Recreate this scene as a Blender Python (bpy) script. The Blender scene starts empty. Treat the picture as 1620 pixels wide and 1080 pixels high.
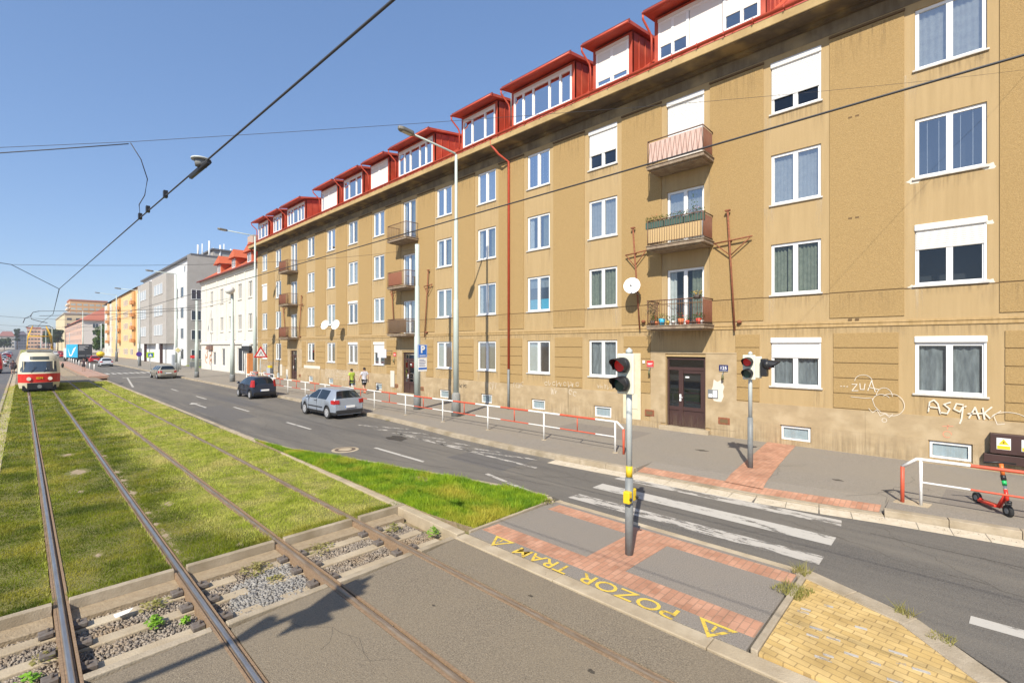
import bpy, bmesh, math, random
import numpy as np
from mathutils import Vector, Matrix
random.seed(7); rng = np.random.default_rng(7)
PI = math.pi; R = math.radians
C = bpy.context.scene.collection
# ---------------------------------------------------------------- camera, sky, sun, exposure
F = 740.; PSI = math.atan2(776., F); CAMZ = 3.55
SP, CP = math.sin(PSI), math.cos(PSI)
cam_d = bpy.data.cameras.new('camera'); cam = bpy.data.objects.new('camera', cam_d); C.objects.link(cam)
cam.location = (0, 0, CAMZ); cam.rotation_euler = (PI / 2, 0, -PSI)
cam_d.sensor_width = 36; cam_d.lens = 36 * F / 1620; cam_d.shift_y = 7 / 1620
cam_d.clip_start = .1; cam_d.clip_end = 6000
bpy.context.scene.camera = cam
SUN = Vector((1, .47, -.97)).normalized()          # the way the light travels
w = bpy.data.worlds.new("World"); bpy.context.scene.world = w; w.use_nodes = True
nt = w.node_tree; bg = nt.nodes['Background']
sky = nt.nodes.new('ShaderNodeTexSky'); sky.sky_type = 'NISHITA'; sky.sun_disc = False
sky.sun_elevation = math.asin(-SUN.z); sky.sun_rotation = math.atan2(-SUN.x, -SUN.y)
sky.air_density = 1.0; sky.dust_density = .3; sky.ozone_density = 2.6
gm_ = nt.nodes.new('ShaderNodeGamma'); gm_.inputs[1].default_value = .56; nt.links.new(sky.outputs[0], gm_.inputs[0])   # evens out the clear sky's range
hs_ = nt.nodes.new('ShaderNodeHueSaturation'); hs_.inputs['Saturation'].default_value = 1.25; nt.links.new(gm_.outputs[0], hs_.inputs['Color']); tint = nt.nodes.new('ShaderNodeMix'); tint.data_type = 'RGBA'; tint.blend_type = 'MULTIPLY'; tint.inputs[0].default_value = 1; tint.inputs[7].default_value = (.98, 1.09, 1.33, 1); nt.links.new(hs_.outputs[0], tint.inputs[6])
nt.links.new(tint.outputs[2], bg.inputs[0]); bg.inputs[1].default_value = 0.13
sd = bpy.data.lights.new('sun', 'SUN'); sd.energy = 3.5; sd.angle = R(.5); sd.color = (1, .93, .80)
so = bpy.data.objects.new('sun', sd); C.objects.link(so); so.rotation_euler = SUN.to_track_quat('-Z', 'Y').to_euler()
vs = bpy.context.scene.view_settings; vs.view_transform = 'Standard'; vs.look = 'None'; vs.exposure = 0.95; vs.gamma = 1
# ---------------------------------------------------------------- materials
MATS = {}
def M(name, col, rough=.8, col2=None, scale=3., bump=0., bscale=60., metal=0., spec=None, stretch=None, fac=(.35, .65), alpha=None, detail=6, col3=None, scale3=.5, transl=0):
    if name in MATS: return MATS[name]
    m = bpy.data.materials.new(name); m.use_nodes = True; MATS[name] = m
    t = m.node_tree; b = t.nodes['Principled BSDF']; L = t.links.new
    b.inputs['Base Color'].default_value = (*col, 1); b.inputs['Roughness'].default_value = rough; b.inputs['Metallic'].default_value = metal
    if spec is not None: b.inputs['Specular IOR Level'].default_value = spec
    if col2 is not None or bump or col3 is not None:
        tc = t.nodes.new('ShaderNodeTexCoord'); src = tc.outputs['Object']
        if stretch:
            mp = t.nodes.new('ShaderNodeMapping'); mp.inputs['Scale'].default_value = stretch; L(src, mp.inputs[0]); s2 = mp.outputs[0]
        else: s2 = src
        prev = None
        if col2 is not None:
            n = t.nodes.new('ShaderNodeTexNoise'); n.inputs['Scale'].default_value = scale; n.inputs['Detail'].default_value = detail; n.inputs['Roughness'].default_value = .65
            L(s2, n.inputs['Vector'])
            r = t.nodes.new('ShaderNodeValToRGB'); r.color_ramp.elements[0].position = fac[0]; r.color_ramp.elements[1].position = fac[1]
            r.color_ramp.elements[0].color = (*col, 1); r.color_ramp.elements[1].color = (*col2, 1)
            L(n.outputs[0], r.inputs[0]); prev = r.outputs[0]
        if col3 is not None:
            n3 = t.nodes.new('ShaderNodeTexNoise'); n3.inputs['Scale'].default_value = scale3; n3.inputs['Detail'].default_value = 4; L(src, n3.inputs['Vector'])
            r3 = t.nodes.new('ShaderNodeValToRGB'); r3.color_ramp.elements[0].position = .48; r3.color_ramp.elements[1].position = .68
            r3.color_ramp.elements[0].color = (0, 0, 0, 1); r3.color_ramp.elements[1].color = (1, 1, 1, 1); L(n3.outputs[0], r3.inputs[0])
            mx = t.nodes.new('ShaderNodeMix'); mx.data_type = 'RGBA'; L(r3.outputs[0], mx.inputs[0])
            if prev: L(prev, mx.inputs[6])
            else: mx.inputs[6].default_value = (*col, 1)
            mx.inputs[7].default_value = (*col3, 1); prev = mx.outputs[2]
        if prev: L(prev, b.inputs['Base Color'])
        if bump:
            n2 = t.nodes.new('ShaderNodeTexNoise'); n2.inputs['Scale'].default_value = bscale; n2.inputs['Detail'].default_value = 4; L(src, n2.inputs['Vector'])
            bp = t.nodes.new('ShaderNodeBump'); bp.inputs['Strength'].default_value = bump; bp.inputs['Distance'].default_value = .02
            L(n2.outputs[0], bp.inputs['Height']); L(bp.outputs[0], b.inputs['Normal'])
    if transl:
        tr = t.nodes.new('ShaderNodeBsdfTranslucent'); ms = t.nodes.new('ShaderNodeMixShader'); ms.inputs[0].default_value = transl
        if prev: L(prev, tr.inputs[0])
        L(b.outputs[0], ms.inputs[1]); L(tr.outputs[0], ms.inputs[2]); L(ms.outputs[0], t.nodes['Material Output'].inputs[0])
    return m
def glass_mat(name, tint=(.75, .8, .82), refl=.25, rough=.02):
    m = bpy.data.materials.new(name); m.use_nodes = True; MATS[name] = m; t = m.node_tree; L = t.links.new
    t.nodes.remove(t.nodes['Principled BSDF'])
    tr = t.nodes.new('ShaderNodeBsdfTransparent'); tr.inputs[0].default_value = (*tint, 1)
    gl = t.nodes.new('ShaderNodeBsdfGlossy'); gl.inputs['Roughness'].default_value = rough
    lw = t.nodes.new('ShaderNodeLayerWeight'); lw.inputs[0].default_value = .35
    ma = t.nodes.new('ShaderNodeMath'); ma.operation = 'MULTIPLY_ADD'; ma.inputs[1].default_value = .5; ma.inputs[2].default_value = refl; ma.use_clamp = True
    L(lw.outputs['Fresnel'], ma.inputs[0]); ms = t.nodes.new('ShaderNodeMixShader'); L(ma.outputs[0], ms.inputs[0]); L(tr.outputs[0], ms.inputs[1]); L(gl.outputs[0], ms.inputs[2])
    L(ms.outputs[0], t.nodes['Material Output'].inputs[0]); return m
plaster = M('plaster', (.44, .315, .160), .9, (.37, .26, .125), 2.2, .35, 90, stretch=(1, 2.6, .22), fac=(.3, .75))
roughcast = M('roughcast', (.315, .207, .084), .95, (.43, .29, .124), 26, .9, 60, fac=(.25, .75), detail=3)
plinth = M('plinth', (.42, .315, .185), .9, (.35, .26, .15), 2.2, .4, 60, stretch=(1, .8, 1.6), col3=(.46, .355, .22), scale3=1.9)
stainwall = M('stained_band', (.47, .325, .155), .9, (.36, .24, .10), 3.0, .2, 80, stretch=(1, 3.5, .35))
groove = M('groove', (.16, .10, .045), .9)
cornice_m = M('cornice', (.47, .34, .16), .85, (.36, .25, .11), 1.6, .3, 40)
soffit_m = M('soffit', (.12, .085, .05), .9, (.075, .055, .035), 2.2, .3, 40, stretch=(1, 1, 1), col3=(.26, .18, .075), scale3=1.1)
white = M('white_frame', (.80, .80, .79), .45)
whitewall = M('white_render', (.68, .65, .58), .85, (.60, .57, .50), 1.2, .15, 60, stretch=(1, 2, .4))
redroof = M('red_sheet', (.44, .062, .026), .55, (.36, .05, .024), 1.6, .08, 14, stretch=(1, 1, .5), col3=(.50, .10, .05), scale3=1.2)
redgut = M('red_gutter', (.50, .075, .035), .45, (.44, .06, .03), 3)
darkred = M('dark_red_edge', (.16, .03, .02), .6)
tiles = M('red_tiles', (.52, .12, .045), .8, (.40, .085, .035), 8, .6, 14, stretch=(1, 6, 1))
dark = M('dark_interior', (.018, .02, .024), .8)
brown = M('rusty_brown', (.17, .07, .038), .75, (.10, .05, .03), 20, .3, 50)
rust = M('rust', (.30, .10, .045), .85, (.16, .06, .03), 14, .3, 60)
doorbrown = M('door_brown', (.06, .028, .024), .5, (.05, .024, .02), 3)
concrete = M('concrete', (.42, .34, .23), .9, (.34, .27, .18), 3, .4, 50, col3=(.50, .42, .30), scale3=1.4)
kerbm = M('kerb_stone', (.42, .35, .255), .9, (.33, .27, .19), 5, .5, 50, col3=(.27, .215, .14), scale3=1.4)
paleslab = M('pale_gutter_stone', (.62, .54, .42), .9, (.52, .44, .32), 6, .4, 60)
def asphalt(name, c1, c2, c3, sc=140, s3=.35, st=None):
    m = M(name, c1, .92, c2, sc * .42, .6, 90, fac=(.36, .66), detail=4, col3=None, scale3=s3)
    t = m.node_tree; L = t.links.new; b = t.nodes['Principled BSDF']; src = b.inputs['Base Color'].links[0].from_socket
    tc = t.nodes.new('ShaderNodeTexCoord'); mp = t.nodes.new('ShaderNodeMapping'); mp.inputs['Scale'].default_value = st or (1, .12, 1); L(tc.outputs['Object'], mp.inputs[0])
    n = t.nodes.new('ShaderNodeTexNoise'); n.inputs['Scale'].default_value = 1.1; n.inputs['Detail'].default_value = 8; n.inputs['Roughness'].default_value = .7; L(mp.outputs[0], n.inputs['Vector'])
    r = t.nodes.new('ShaderNodeValToRGB'); r.color_ramp.elements[0].position = .36; r.color_ramp.elements[1].position = .66; L(n.outputs[0], r.inputs[0])
    mx = t.nodes.new('ShaderNodeMix'); mx.data_type = 'RGBA'; mx.inputs[7].default_value = (*c3, 1); L(src, mx.inputs[6])
    mm = t.nodes.new('ShaderNodeMath'); mm.operation = 'MULTIPLY'; mm.inputs[1].default_value = .75; L(r.outputs[0], mm.inputs[0]); L(mm.outputs[0], mx.inputs[0])
    L(mx.outputs[2], b.inputs['Base Color']); return m
road_m = asphalt('asphalt_road', (.068, .062, .056), (.165, .152, .135), (.19, .17, .14))
cross_m = asphalt('asphalt_crossing', (.13, .104, .074), (.29, .238, .168), (.23, .185, .125), 120, st=(.5, .5, 1))
pave_m = asphalt('asphalt_pavement', (.18, .157, .13), (.32, .285, .24), (.26, .225, .175), 120, st=(.5, .3, 1))
isl_m = asphalt('asphalt_island', (.16, .14, .12), (.31, .275, .235), (.25, .215, .175), 120, st=(.6, .6, 1))
leftroad_m = asphalt('asphalt_left', (.075, .075, .08), (.13, .13, .13), (.15, .14, .13))
def brick_mat(name, c1, c2, mortar, bw, bh, rot=0, off=.5, ms=.012):
    m = bpy.data.materials.new(name); m.use_nodes = True; MATS[name] = m; t = m.node_tree; b = t.nodes['Principled BSDF']; L = t.links.new; b.inputs['Roughness'].default_value = .9
    tc = t.nodes.new('ShaderNodeTexCoord'); mp = t.nodes.new('ShaderNodeMapping'); mp.inputs['Rotation'].default_value = (0, 0, rot); L(tc.outputs['Object'], mp.inputs[0])
    br = t.nodes.new('ShaderNodeTexBrick'); br.inputs['Scale'].default_value = 1; br.inputs['Brick Width'].default_value = bw; br.inputs['Row Height'].default_value = bh; br.inputs['Mortar Size'].default_value = ms
    br.offset = off; br.inputs['Color1'].default_value = (*c1, 1); br.inputs['Color2'].default_value = (*c2, 1); br.inputs['Mortar'].default_value = (*mortar, 1); br.inputs['Mortar Smooth'].default_value = .3
    L(mp.outputs[0], br.inputs['Vector'])
    n = t.nodes.new('ShaderNodeTexNoise'); n.inputs['Scale'].default_value = 2.5; n.inputs['Detail'].default_value = 6; L(tc.outputs['Object'], n.inputs['Vector'])
    mx = t.nodes.new('ShaderNodeMix'); mx.data_type = 'RGBA'; mx.blend_type = 'MULTIPLY'; mx.inputs[0].default_value = .75
    r = t.nodes.new('ShaderNodeValToRGB'); r.color_ramp.elements[0].position = .3; r.color_ramp.elements[0].color = (.62, .6, .58, 1); r.color_ramp.elements[1].position = .6
    L(n.outputs[0], r.inputs[0]); L(br.outputs[0], mx.inputs[6]); L(r.outputs[0], mx.inputs[7]); L(mx.outputs[2], b.inputs['Base Color'])
    bp = t.nodes.new('ShaderNodeBump'); bp.inputs['Strength'].default_value = .6; bp.inputs['Distance'].default_value = .006; bp.invert = True; L(br.outputs['Fac'], bp.inputs['Height']); L(bp.outputs[0], b.inputs['Normal'])
    return m
redbrick = brick_mat('red_pavers', (.44, .215, .13), (.53, .285, .185), (.36, .215, .14), .20, .10, ms=.007)
yellowbrick = brick_mat('yellow_pavers', (.53, .36, .13), (.63, .45, .19), (.37, .25, .10), .20, .10, R(98), ms=.006)
railtop = M('rail_head_steel', (.50, .47, .43), .38, (.40, .35, .30), 14, metal=.85, stretch=(1, .15, 1))
railside = M('rail_rust', (.30, .20, .12), .85, (.20, .13, .075), 30, .4, 80)
soil = M('soil', (.28, .21, .13), .95, (.20, .145, .085), 12, .8, 30, col3=(.14, .15, .04), scale3=3)
sand = M('sandy_soil', (.36, .28, .18), .95, (.28, .21, .13), 10, .8, 40)
galv = M('galvanised', (.50, .53, .52), .5, (.43, .47, .46), 4, metal=.0)
darkgalv = M('grey_paint_pole', (.22, .23, .23), .55, (.17, .18, .18), 6)
palegreen = M('pale_green_pole', (.50, .56, .52), .55, (.43, .49, .45), 1.2, stretch=(1, 1, .5))
black = M('black_plastic', (.016, .016, .018), .45)
yellow = M('yellow_box', (.72, .50, .02), .45)
yellowpaint = M('yellow_paint', (.70, .50, .06), .8, (.55, .42, .12), 25, fac=(.4, .7))
redp = M('red_paint', (.60, .10, .045), .5, (.52, .09, .045), 9)
whitep = M('white_paint', (.78, .77, .74), .5, (.66, .64, .60), 12)
wire_m = M('wire', (.045, .045, .05), .6)
graf_w = M('white_graffiti', (.66, .60, .50), .8)
blue = M('sign_blue', (.02, .14, .52), .4)
signred = M('sign_red', (.60, .03, .03), .4)
rubber = M('rubber', (.02, .02, .02), .85)
lampred = M('tail_lamp', (.38, .014, .012), .2)
chrome = M('chrome', (.6, .6, .6), .15, metal=1)
carglass = M('car_glass', (.012, .016, .018), .06, spec=.9)
def worn(name, col, thr=.5):          # road paint worn through to the asphalt
    m = bpy.data.materials.new(name); m.use_nodes = True; MATS[name] = m; t = m.node_tree; L = t.links.new; b = t.nodes['Principled BSDF']; b.inputs['Base Color'].default_value = (*col, 1); b.inputs['Roughness'].default_value = .85
    tc = t.nodes.new('ShaderNodeTexCoord'); mp = t.nodes.new('ShaderNodeMapping'); mp.inputs['Scale'].default_value = (3, .8, 1); L(tc.outputs['Object'], mp.inputs[0])
    n = t.nodes.new('ShaderNodeTexNoise'); n.inputs['Scale'].default_value = 1.6; n.inputs['Detail'].default_value = 12; n.inputs['Roughness'].default_value = .78; L(mp.outputs[0], n.inputs['Vector'])
    r = t.nodes.new('ShaderNodeValToRGB'); r.color_ramp.elements[0].position = thr - .04; r.color_ramp.elements[1].position = thr + .04; L(n.outputs[0], r.inputs[0])
    tr = t.nodes.new('ShaderNodeBsdfTransparent'); ms = t.nodes.new('ShaderNodeMixShader'); L(r.outputs[0], ms.inputs[0]); L(b.outputs[0], ms.inputs[1]); L(tr.outputs[0], ms.inputs[2])
    L(ms.outputs[0], t.nodes['Material Output'].inputs[0]); return m
def stain_plain(name, col, a):
    m = bpy.data.materials.new(name); m.use_nodes = True; t = m.node_tree; b = t.nodes['Principled BSDF']; b.inputs['Base Color'].default_value = (*col, 1); b.inputs['Alpha'].default_value = a; b.inputs['Roughness'].default_value = .6; return m
roadpaint = worn('road_paint', (.46, .435, .39), .585)
roadpaint2 = worn('road_paint_worn', (.45, .42, .375), .53)
yellowworn = worn('yellow_road_paint', (.66, .46, .07), .56)
glass = glass_mat('window_glass', refl=.06)
glass_sky = glass_mat('window_glass_reflecting', (.68, .72, .75), refl=.36)
def grass_mat(name, a, b_, c, s=1.2):
    m = M(name, a, .7, b_, s, 0, col3=c, scale3=.8, transl=.35, detail=8, fac=(.38, .62)); return m
g_lawn = grass_mat('lawn_blades', (.065, .105, .002), (.235, .275, .006), (.40, .36, .04), .9)
g_dry = grass_mat('dry_lawn_blades', (.30, .37, .02), (.56, .58, .11), (.64, .57, .20), 2.4)
g_wedge = grass_mat('verge_blades', (.15, .29, .010), (.33, .46, .016), (.48, .44, .05), 2.6)
# ---------------------------------------------------------------- object helpers
def tag(o, label=None, cat=None, group=None, kind=None):
    if label: o['label'] = label
    if cat: o['category'] = cat
    if group: o['group'] = group
    if kind: o['kind'] = kind
    return o
def thing(name, label, cat, loc=(0, 0, 0), group=None):
    o = bpy.data.objects.new(name, None); o.empty_display_size = .3; C.objects.link(o); o.location = loc
    return tag(o, label, cat, group)
def worldloc(p):
    v = Vector((0, 0, 0))
    while p is not None: v += p.location; p = p.parent
    return v
class MB:
    def __init__(s, T=None): s.v = []; s.f = []; s.m = []; s.T = T; s.cm = 0; s.sm = []
    def add(s, vs, fs, smooth=False):
        n = len(s.v)
        if s.T: vs = [s.T(*p) for p in vs]
        s.v += [tuple(p) for p in vs]
        for f in fs: s.f.append([n + i for i in f]); s.m.append(s.cm); s.sm.append(smooth)
        return s
    def box(s, x0, x1, y0, y1, z0, z1):
        return s.add([(x0, y0, z0), (x1, y0, z0), (x1, y1, z0), (x0, y1, z0), (x0, y0, z1), (x1, y0, z1), (x1, y1, z1), (x0, y1, z1)],
                     [(0, 3, 2, 1), (4, 5, 6, 7), (0, 1, 5, 4), (1, 2, 6, 5), (2, 3, 7, 6), (3, 0, 4, 7)])
    def quad(s, a, b, c, d): return s.add([a, b, c, d], [(0, 1, 2, 3)])
    def prism(s, poly, z0, z1):
        n = len(poly); return s.add([(x, y, z0) for x, y in poly] + [(x, y, z1) for x, y in poly],
            [tuple(range(n - 1, -1, -1)), tuple(range(n, 2 * n))] + [(i, (i + 1) % n, n + (i + 1) % n, n + i) for i in range(n)])
    def extr(s, poly, d):       # polygon of 3-D points pushed along vector d
        n = len(poly); q = [tuple(Vector(p) + Vector(d)) for p in poly]
        return s.add(list(poly) + q, [tuple(range(n - 1, -1, -1)), tuple(range(n, 2 * n))] + [(i, (i + 1) % n, n + (i + 1) % n, n + i) for i in range(n)])
    def tube(s, pts, r, n=8, cap=True, smooth=True):
        pts = [Vector(p) for p in pts]; rs = r if isinstance(r, (list, tuple)) else [r] * len(pts); vs = []; up = None
        for i, p in enumerate(pts):
            d = (pts[min(i + 1, len(pts) - 1)] - pts[max(i - 1, 0)]).normalized()
            if up is None: up = Vector((0, 0, 1)) if abs(d.z) < .9 else Vector((1, 0, 0))
            a = d.cross(up)
            if a.length < 1e-4: a = d.cross(Vector((0, 1, 0)))
            a.normalize(); b = a.cross(d).normalized()
            for k in range(n):
                t = 2 * PI * k / n; vs.append(tuple(p + a * math.cos(t) * rs[i] + b * math.sin(t) * rs[i]))
        fs = [(i * n + k, i * n + (k + 1) % n, (i + 1) * n + (k + 1) % n, (i + 1) * n + k) for i in range(len(pts) - 1) for k in range(n)]
        s.add(vs, fs, smooth)
        if cap:
            m = len(s.v) - len(vs); s.f.append([m + k for k in range(n)][::-1]); s.m.append(s.cm); s.sm.append(False)
            s.f.append([m + (len(pts) - 1) * n + k for k in range(n)]); s.m.append(s.cm); s.sm.append(False)
        return s
    def ball(s, c, r, sx=1, sy=1, sz=1, n=10, m=7):
        vs = []; fs = []
        for i in range(m + 1):
            th = PI * i / m
            for k in range(n): ph = 2 * PI * k / n; vs.append((c[0] + r * sx * math.sin(th) * math.cos(ph), c[1] + r * sy * math.sin(th) * math.sin(ph), c[2] + r * sz * math.cos(th)))
        fs = [(i * n + k, (i + 1) * n + k, (i + 1) * n + (k + 1) % n, i * n + (k + 1) % n) for i in range(m) for k in range(n)]
        return s.add(vs, fs, True)
    def build(s, name, mats, parent=None, bevel=0, flip=True):
        if not isinstance(mats, (list, tuple)): mats = [mats]
        me = bpy.data.meshes.new(name); off = worldloc(parent)
        me.from_pydata([(x - off.x, y - off.y, z - off.z) for x, y, z in s.v], [], s.f)
        for m in mats: me.materials.append(m)
        me.polygons.foreach_set('material_index', s.m); me.polygons.foreach_set('use_smooth', s.sm)
        if flip:
            bm = bmesh.new(); bm.from_mesh(me); bmesh.ops.remove_doubles(bm, verts=bm.verts, dist=1e-5) if flip == 2 else None
            bmesh.ops.recalc_face_normals(bm, faces=bm.faces); bm.to_mesh(me); bm.free()
        me.update(); o = bpy.data.objects.new(name, me); C.objects.link(o); o.parent = parent
        if bevel:
            md = o.modifiers.new('bevel', 'BEVEL'); md.width = bevel; md.segments = 2; md.limit_method = 'ANGLE'
        return o
def kids(o): return [c for c in bpy.data.objects if c.parent == o]
def copy_tree(o, parent=None):
    c = o.copy(); C.objects.link(c); c.parent = parent
    for ch in kids(o): copy_tree(ch, c)
    return c
def np_mesh(name, V, Fq, mat, parent=None, nper=3):
    me = bpy.data.meshes.new(name); me.vertices.add(len(V)); me.vertices.foreach_set('co', V.astype(np.float32).ravel())
    nf = len(Fq); me.loops.add(nf * nper); me.loops.foreach_set('vertex_index', Fq.astype(np.int32).ravel())
    me.polygons.add(nf); me.polygons.foreach_set('loop_start', np.arange(0, nf * nper, nper, dtype=np.int32)); me.update(calc_edges=True); me.validate()
    me.materials.append(mat); o = bpy.data.objects.new(name, me); C.objects.link(o); o.parent = parent; return o
def text(name, s, size, org, xd, yd, mat, parent=None, ext=.002, align='CENTER', bold=0):
    cu = bpy.data.curves.new(name, 'FONT'); cu.body = s; cu.size = size; cu.extrude = ext; cu.align_x = align; cu.align_y = 'CENTER'; cu.offset = bold; cu.resolution_u = 3
    o = bpy.data.objects.new(name, cu); C.objects.link(o); dg = bpy.context.evaluated_depsgraph_get(); me = bpy.data.meshes.new_from_object(o.evaluated_get(dg))
    bpy.data.objects.remove(o); xd = Vector(xd); yd = Vector(yd); zd = xd.cross(yd).normalized(); off = worldloc(parent)
    mt = Matrix((xd, yd, zd)).transposed().to_4x4(); mt.translation = Vector(org) - off; me.transform(mt)
    me.materials.clear(); me.materials.append(mat); o = bpy.data.objects.new(name, me); C.objects.link(o); o.parent = parent; return o
def ribbon(mb, pts, wd, X):        # a brush stroke on a wall facing -X, points (y,z)
    for i in range(len(pts) - 1):
        a = Vector(pts[i]); b = Vector(pts[i + 1]); d = (b - a)
        if d.length < 1e-5: continue
        d.normalize(); n = Vector((-d.y, d.x)) * wd / 2; a = a - d * wd * .3; b = b + d * wd * .3; x = X - i * .00005
        mb.quad((x, a.x - n.x, a.y - n.y), (x, b.x - n.x, b.y - n.y), (x, b.x + n.x, b.y + n.y), (x, a.x + n.x, a.y + n.y))
# ================================================================ GROUND AND ROADS
def struct(o): o['kind'] = 'structure'; return o
def sheet(name, poly, z, mat, thick=.06): return struct(MB().prism(poly, z - thick, z).build(name, mat))
struct(MB().quad((-3000, -500, -.32), (3000, -500, -.32), (3000, 4500, -.32), (-3000, 4500, -.32)).build('ground', sand, flip=False))
# road: left edge (towards the tracks) and right kerb
LE = [(-14, 6.6), (-3, 6.75), (-.9, 6.9), (-.45, 7.1), (.37, 7.95), (1.0, 8.25), (1.72, 8.5), (6.48, 8.5), (6.95, 8.6), (7.9, 8.5), (9, 8.25), (12.65, 7.4), (16.5, 6.4), (19, 6.0), (24, 5.95), (62, 5.95), (66, 6.6), (75, 6.9), (90, 6.95), (400, 6.95), (700, 6.95)]
RE = [(-14, 13.3), (-4, 12.95), (-.85, 12.55), (1.1, 12.25), (2.2, 12.02), (3.4, 11.82), (6.45, 11.6), (9, 11.4), (11, 11.36), (14, 11.45), (17, 11.75), (20, 11.95), (31, 12.05), (400, 12.1), (700, 12.1)]
sheet('road', [(x, y) for y, x in LE] + [(x + .02, y) for y, x in reversed(RE)], .03, road_m, .3)
WX = 18.12
sheet('pavement', sum([[(x + .2, y)] if not 1.0 < y < 6.5 else [(x + 1.1, y)] if 1.2 < y < 6.4 else ([(x + .2, y), (x + 1.1, y)] if y < 3 else [(x + 1.1, y), (x + .2, y)]) for y, x in RE if y < 100], []) + [(12.28, 100)] + [(30, 100), (30, -14)], .17, pave_m, .4)
sheet('far_pavement', [(12.28, 100.01), (12.28, 700), (20.4, 700), (20.4, 100.01)], .168, pave_m, .4)
def kerb_line(name, pts, w0, z0, z1, seg=1.0, mat=kerbm):        # granite kerb stones laid along a line, offset to +x
    mb = MB(); P = [Vector((x, y)) for y, x in pts]
    for a, b in zip(P, P[1:]):
        L = (b - a).length; n = max(1, round(L / seg)) if L < 120 else max(1, round(L / 12)); d = (b - a).normalized(); nn = Vector((d.y, -d.x)) * w0
        for i in range(n):
            p = a + d * (L * i / n + .004); q = a + d * (L * (i + 1) / n - .004); j = random.uniform(-.006, .006)
            mb.prism([tuple(p), tuple(q), tuple(q + nn), tuple(p + nn)], z0, z1 + j)
    return struct(mb.build(name, mat, bevel=0.012))
kerb_line('kerb', [p for p in RE if p[0] < 1.2], .2, -.2, .178); kerb_line('kerb', [p for p in RE if p[0] > 6.4], .2, -.2, .178)
kerb_line('kerb', [p for p in RE if 1.0 < p[0] < 6.5], .2, -.2, .062)
RP = [p for p in RE if 1.0 < p[0] < 6.5]
for (ya, xa), (yb, xb) in zip(RP, RP[1:]):
    struct(MB().add([(xa + .2, ya, .055), (xb + .2, yb, .055), (xb + 1.1, yb, .171), (xa + 1.1, ya, .171)], [(0, 1, 2, 3)]).build('dropped_pavement', pave_m, flip=False))
# pale gutter stones beside the crossing
gm = MB(); Pg = [Vector((x, y)) for y, x in RE if -14 < y < 14]
for a, b in zip(Pg, Pg[1:]):
    L = (b - a).length; n = max(1, round(L / .5)); d = (b - a).normalized(); nn = Vector((-d.y, d.x))
    for i in range(n):
        p = a + d * (L * i / n + .006); q = a + d * (L * (i + 1) / n - .006)
        if p.y > 8.5: continue
        gm.prism([tuple(p + nn * .02), tuple(p + nn * .46), tuple(q + nn * .46), tuple(q + nn * .02)], 0, .036 + random.uniform(0, .004))
struct(gm.build('gutter', paleslab))
# the track crossing (asphalt between and beside the rails), grass track bed, ballast pit
RX = (.37, 1.735, 3.22, 4.70)         # rail centre lines
def gaps(x0, x1): 
    e = []; s = x0
    for r in RX: e.append((s, r - .085)); s = r + .085
    e.append((s, x1)); return e
for a, b in gaps(-9, 5.52): sheet('crossing', [(a, -14), (b, -14), (b, 6.72), (a, 6.62)], -.004, cross_m, .3)
for a, b in gaps(-.6, 5.8): sheet('paved_crossing', [(a, 62.5), (b, 62.5), (b, 76), (a, 76)], .0, cross_m, .3)
cb = MB()
for a, b in gaps(-1.5, 5.52): cb.box(a, b, 6.73, 6.85, -.3, .004)
struct(cb.build('crossing_edge_kerb', kerbm, bevel=.01))
cb = MB()
for a, b in gaps(-1.5, 5.9): cb.box(a, b, 8.86, 8.97, -.3, .05); 
struct(cb.build('grass_edge_kerb', kerbm, bevel=.008))
cb = MB()
for a, b in gaps(-1.5, 5.6): cb.box(a, b, 8.5, 8.85, -.3, -.09)
struct(cb.build('ballast_ledge', sand))
struct(MB().box(-3, 5.75, 6.4, 8.95, -.31, -.2).build('ballast_bed', soil))
# sleepers
for y in (7.12, 7.74, 8.3):
    for x0, x1 in ((-.6, 2.35), (2.62, 5.45)):
        struct(MB().box(x0, x1, y - .1, y + .1, -.3, -.105 + random.uniform(-.01, .01)).build('sleeper', concrete, bevel=.015))
# track bed soil under the grass
turf = M('turf_soil', (.13, .135, .025), .95, (.20, .17, .06), 5, .8, 30)
for a, b in gaps(-.42, 5.95): sheet('track_bed', [(a, 8.97), (b, 8.97), (b, 62.5), (a, 62.5)], -.012, turf, .3)
for a, b in gaps(-.42, 5.0): sheet('far_track_bed', [(a, 142), (b, 142), (b, 600), (a, 600)], -.012, g_dry, .3)
for a, b in gaps(-.42, 5.0): sheet('tram_stop_track_bed', [(a, 76), (b, 76), (b, 142), (a, 142)], -.012, sand, .3)
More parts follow.
